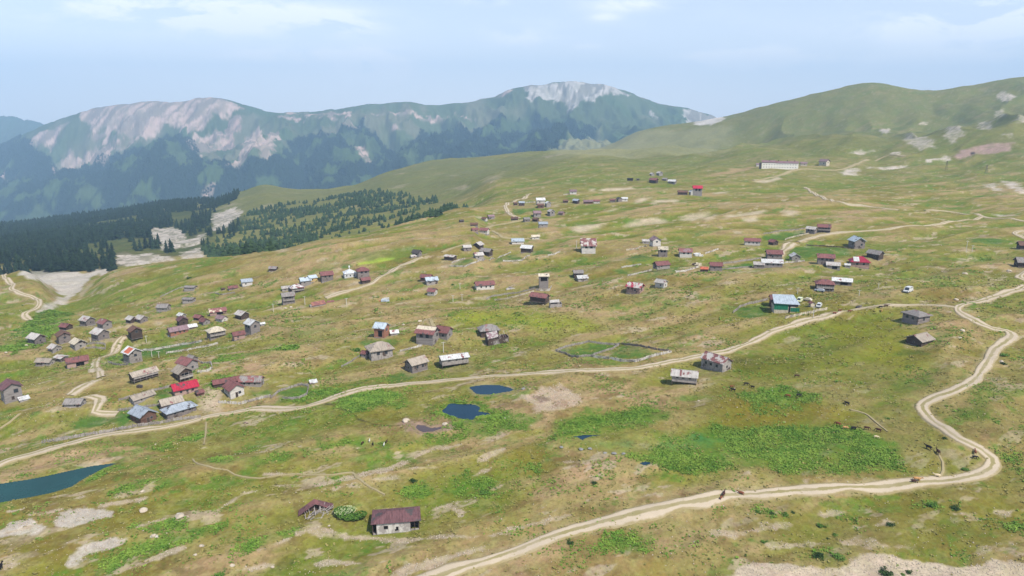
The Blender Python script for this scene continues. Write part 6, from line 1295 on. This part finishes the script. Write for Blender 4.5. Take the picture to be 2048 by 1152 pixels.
TA = [scatter([(-420,560),(-100,548),(0,538),(60,541),(110,543),(160,545),(200,540),(228,529),(262,524),(330,516),(372,500),(400,484),(425,464),(430,442),(452,420),(470,400),(480,388),(440,403),(330,411),(200,430),(0,453),(-420,470)], 9.5, 13, 21, dA, 1),
      scatter([(0,452),(200,430),(330,411),(430,403),(470,388),(470,384),(430,398),(330,406),(200,424),(0,446)], 12, 12, 18, None, 3),
      scatter([(425,455),(480,440),(470,470),(430,490),(400,500),(395,470)], 9, 9, 14, dB, 4)]
# forest carries on down the hidden flank behind the ridge and in the dip behind the near crest
TA.append(scatter(None, 13, 12, 19, dA, 5, world=[(-1400,560),(-330,640),(-330,720),(-900,1400),(-2300,2200),(-2300,1300)]))
r0 = hits([(0,455),(430,405)])[:, :2]; TA.append(scatter(None, 14, 12, 18, None, 6, world=[tuple(r0[0] + [-900, 20]), tuple(r0[0] + [0, 10]), tuple(r0[1] + [0, 10]), tuple(r0[1] + [60, 260]), tuple(r0[0] + [-900, 320])]))
TB = [scatter([(395,512),(430,488),(470,468),(480,440),(500,424),(560,408),(640,402),(700,386),(770,381),(860,386),(905,405),(880,415),(800,432),(740,452),(640,478),(560,500),(470,512)], 9, 5, 10, dB, 7),
      scatter([(790,446),(850,428),(870,420),(935,410),(900,424),(840,440),(800,452)], 8, 6, 9, None, 8), scatter([(600,470),(660,455),(760,440),(880,430),(700,470),(560,505)], 22, 4, 7, None, 9),
      scatter([(395,508),(560,500),(560,470),(420,480)], 9, 6, 10, dB, 10)]
TA = notin(np.vstack(TA)); TB = np.vstack(TB)
ALL = np.vstack([TA, TB]); isB = np.r_[np.zeros(len(TA)), np.ones(len(TB))]
# which ones show: not behind the near crest
a_ = ALL[:, 0] / ALL[:, 1]; tt = (ALL[:, 2] + ALL[:, 3] * .6) / ALL[:, 1]; j = np.clip(((a_ - A[0]) / DA).astype(int), 0, NC - 1)
CM = np.maximum.accumulate(TG, axis=0); i = np.clip(np.searchsorted(YR, ALL[:, 1]) - 2, 0, NR - 1); vis = (tt > CM[i, j]) & (a_ > -.745)
size = np.where(vis, ALL[:, 3] / ALL[:, 1], 0); order = np.argsort(-size); top = order[:290]; rest = order[290:]
_tm = []
for s_ in range(4):
    V_, T_ = cone_tree(8, 10, 50 + s_); t_ = arrmesh('crown', V_, T_, [CONI]); _tm.append(t_.data); bpy.data.objects.remove(t_)
b = MB(); b.bar((0, 0, -.08), (0, 0, .5), .018, 6, .01); t_ = b.build('trunk', BARK); TRK = t_.data; bpy.data.objects.remove(t_)
_tj = [m_.copy() for m_ in _tm]
for m_ in _tj: m_.materials.clear(); m_.materials.append(CONJ)
for n_, k in enumerate(top):
    x, y, z, h = ALL[k]; o = root('conifer_tree', (x, y, z), n_ * 2.4, 'dark green conifer at the near edge of the forest behind the left crest' if not isB[k] else 'small dark conifer on the grassy slope beyond the crest', 'tree', 'conifers at the near edge of the forest' if not isB[k] else 'small conifers on the slope beyond the crest')
    q = 1.15 if not isB[k] else 1.9; o.scale = (h * q, h * q, h)
    for nm, me in (('crown', (_tj if isB[k] else _tm)[n_ % 4]), ('trunk', TRK)): c = bpy.data.objects.new(nm, me); COL.objects.link(c); c.parent = o
def mass(name, pts, tiers, sides, fat, label, mat_, nv=5):
    vs, fs, off = [], [], 0; g = np.random.default_rng(4); var = [cone_tree(tiers, sides, 70 + q) for q in range(nv)]; w = g.integers(0, nv, len(pts))
    for q in range(nv):
        p = pts[w == q]; V_, T_ = var[q]; a = g.uniform(0, 6.28, len(p)); c, s = np.cos(a)[:, None], np.sin(a)[:, None]; h = p[:, 3][:, None]
        X_ = (V_[None, :, 0] * c - V_[None, :, 1] * s) * h * fat + p[:, 0][:, None]; Y_ = (V_[None, :, 0] * s + V_[None, :, 1] * c) * h * fat + p[:, 1][:, None]; Z_ = V_[None, :, 2] * h + p[:, 2][:, None] - .3
        vs.append(np.stack([X_, Y_, Z_], -1).reshape(-1, 3)); fs.append((T_[None] + (np.arange(len(p)) * len(V_))[:, None, None] + off).reshape(-1, 3)); off += len(p) * len(V_)
    o = arrmesh(name, np.vstack(vs), np.vstack(fs), [mat_]); tag(o, label, None, None, 'stuff'); return o
rest = rest[(ALL[rest, 0] / ALL[rest, 1] > -1.0)]
mass('forest', ALL[rest[isB[rest] == 0]], 4, 6, 1.2, 'dark conifer forest on the slopes beyond the village', CONI)
mass('scattered_trees', ALL[rest[isB[rest] == 1]], 3, 7, 2.0, 'many small dark trees dotted over the grassy spur beyond the village', CONJ)
# far mountain woods, wherever the slopes are wooded
ys, xs = np.nonzero((FO > .5) & (GY > 2650)); g = np.random.default_rng(11)
cell = (np.gradient(YR)[ys]) * (GY[ys, xs] * DA); k = g.random(len(ys)) < np.minimum(cell / 17. ** 2, 3) * .95
ys, xs = ys[k], xs[k]; px_ = GX[ys, xs] + g.uniform(-8, 8, len(ys)); py_ = GY[ys, xs] + g.uniform(-8, 8, len(ys))
gap = fbm(px_, py_ * .6, 150, 97, 5, .6) < .60; px_, py_ = px_[gap], py_[gap]
pts = np.column_stack([px_, py_, hgt(px_, py_), g.uniform(12, 22, len(px_))]); print('far trees', len(pts), 'near', len(ALL))
mass('mountain_woods', pts, 1, 5, 2.0, 'distant blue conifer woods covering the lower mountain slopes', CONI, 4)

# ------------------------------------------------------------------ weeds, tufts and stones on the near ground
def cover(name, n, weight, smin, smax, mats_, label, kind='tuft', ymax=420, seed=1):
    g = np.random.default_rng(seed); i0, i1 = 0, int(np.searchsorted(YR, ymax)); aa = np.abs(A) < .86
    w = weight[i0:i1] * (np.gradient(YR)[i0:i1, None] * GY[i0:i1] * DA) * aa[None] / np.clip(GY[i0:i1] / 150, 1, 9) ** 1.0
    cw = np.cumsum(w.ravel()); r = np.searchsorted(cw, g.random(n) * cw[-1]); ii, jj = np.unravel_index(np.minimum(r, w.size - 1), w.shape)
    x = GX[ii, jj] + g.uniform(-.25, .25, n); y = GY[ii, jj] + g.uniform(-.4, .4, n); z = hgt(x, y); s = g.uniform(smin, smax, n) * (.6 + .8 * g.random(n) ** 2) * np.clip(y / 200, .9, 1.6)
    if kind == 'tuft':
        K = 5; a = g.uniform(0, 6.28, (n, K)); r_ = s[:, None] * g.uniform(.25, .6, (n, K)); cx = x[:, None] + r_ * np.cos(a); cy = y[:, None] + r_ * np.sin(a); cz = z[:, None] + s[:, None] * g.uniform(.15, .55, (n, K))
        q = s[:, None] * .42; d1 = g.uniform(0, 6.28, (n, K)); ux, uy, uz = np.cos(d1) * q, np.sin(d1) * q, q * g.uniform(-.5, .5, (n, K)); vx, vy, vz = -np.sin(d1) * q * .8, np.cos(d1) * q * .8, q * g.uniform(-.6, .6, (n, K))
        V_ = np.stack([np.stack([cx + e1 * ux + e2 * vx, cy + e1 * uy + e2 * vy, cz + e1 * uz + e2 * vz], -1) for e1, e2 in ((-1, 0), (0, -1), (1, 0), (0, 1))], 2).reshape(-1, 3)
        F_ = np.arange(len(V_)).reshape(-1, 4)
    else:
        oc = np.array([(1, 0, 0), (0, 1, 0), (-1, 0, 0), (0, -1, 0), (0, 0, .8), (0, 0, -.5)]); V_ = oc[None] * (s[:, None, None] * g.uniform(.45, 1.1, (n, 6, 1))) + np.stack([x, y, z + s * .1], 1)[:, None]
        F_ = (np.array([(0, 1, 4), (1, 2, 4), (2, 3, 4), (3, 0, 4), (1, 0, 5), (2, 1, 5), (3, 2, 5), (0, 3, 5)])[None] + (np.arange(n) * 6)[:, None, None]).reshape(-1, 3); V_ = V_.reshape(-1, 3)
    o = arrmesh(name, V_, F_, mats_); tag(o, label, None, None, 'stuff')
LUc = np.clip(LU + .0, 0, 1); nz = fbm(GX, GY, 9, 131, 4, .65); wet = 1 - CRm
for W_, lev in PONDS: si, sj = subset(W_, 3); wet[si, sj] *= ~(sdf(GX[si, sj], GY[si, sj], W_) > -.4)
dry = 1 - np.clip(RK, 0, 1)
cover('weeds', 85000, (LUc * 1.0 * sstep(.36, .64, nz) + .05 * sstep(.60, .70, nz)) * wet * dry, .22, .50, [leafm('dock_leaves', (96, 140, 44), (150, 178, 70), .3)], 'broad-leaved green weeds growing in the damp hollows', seed=2)
cover('grass_tufts', 36000, (sstep(.40, .62, fbm(GX, GY, 5, 141, 3)) * .9 + .1) * wet * dry * (1 - .6 * LUc), .22, .5, [leafm('tuft_blades', (146, 142, 70), (184, 170, 104), .5)], 'dry and green grass tufts all over the pasture', seed=3, ymax=330)
cover('stones', 15000, (np.clip(RK, 0, 1) * 1.0 + .035 * sstep(.56, .66, fbm(GX, GY, 13, 151, 4))) * wet, .08, .26, [STONE], 'small pale stones scattered over bare ground', 'stone', 420, 5)
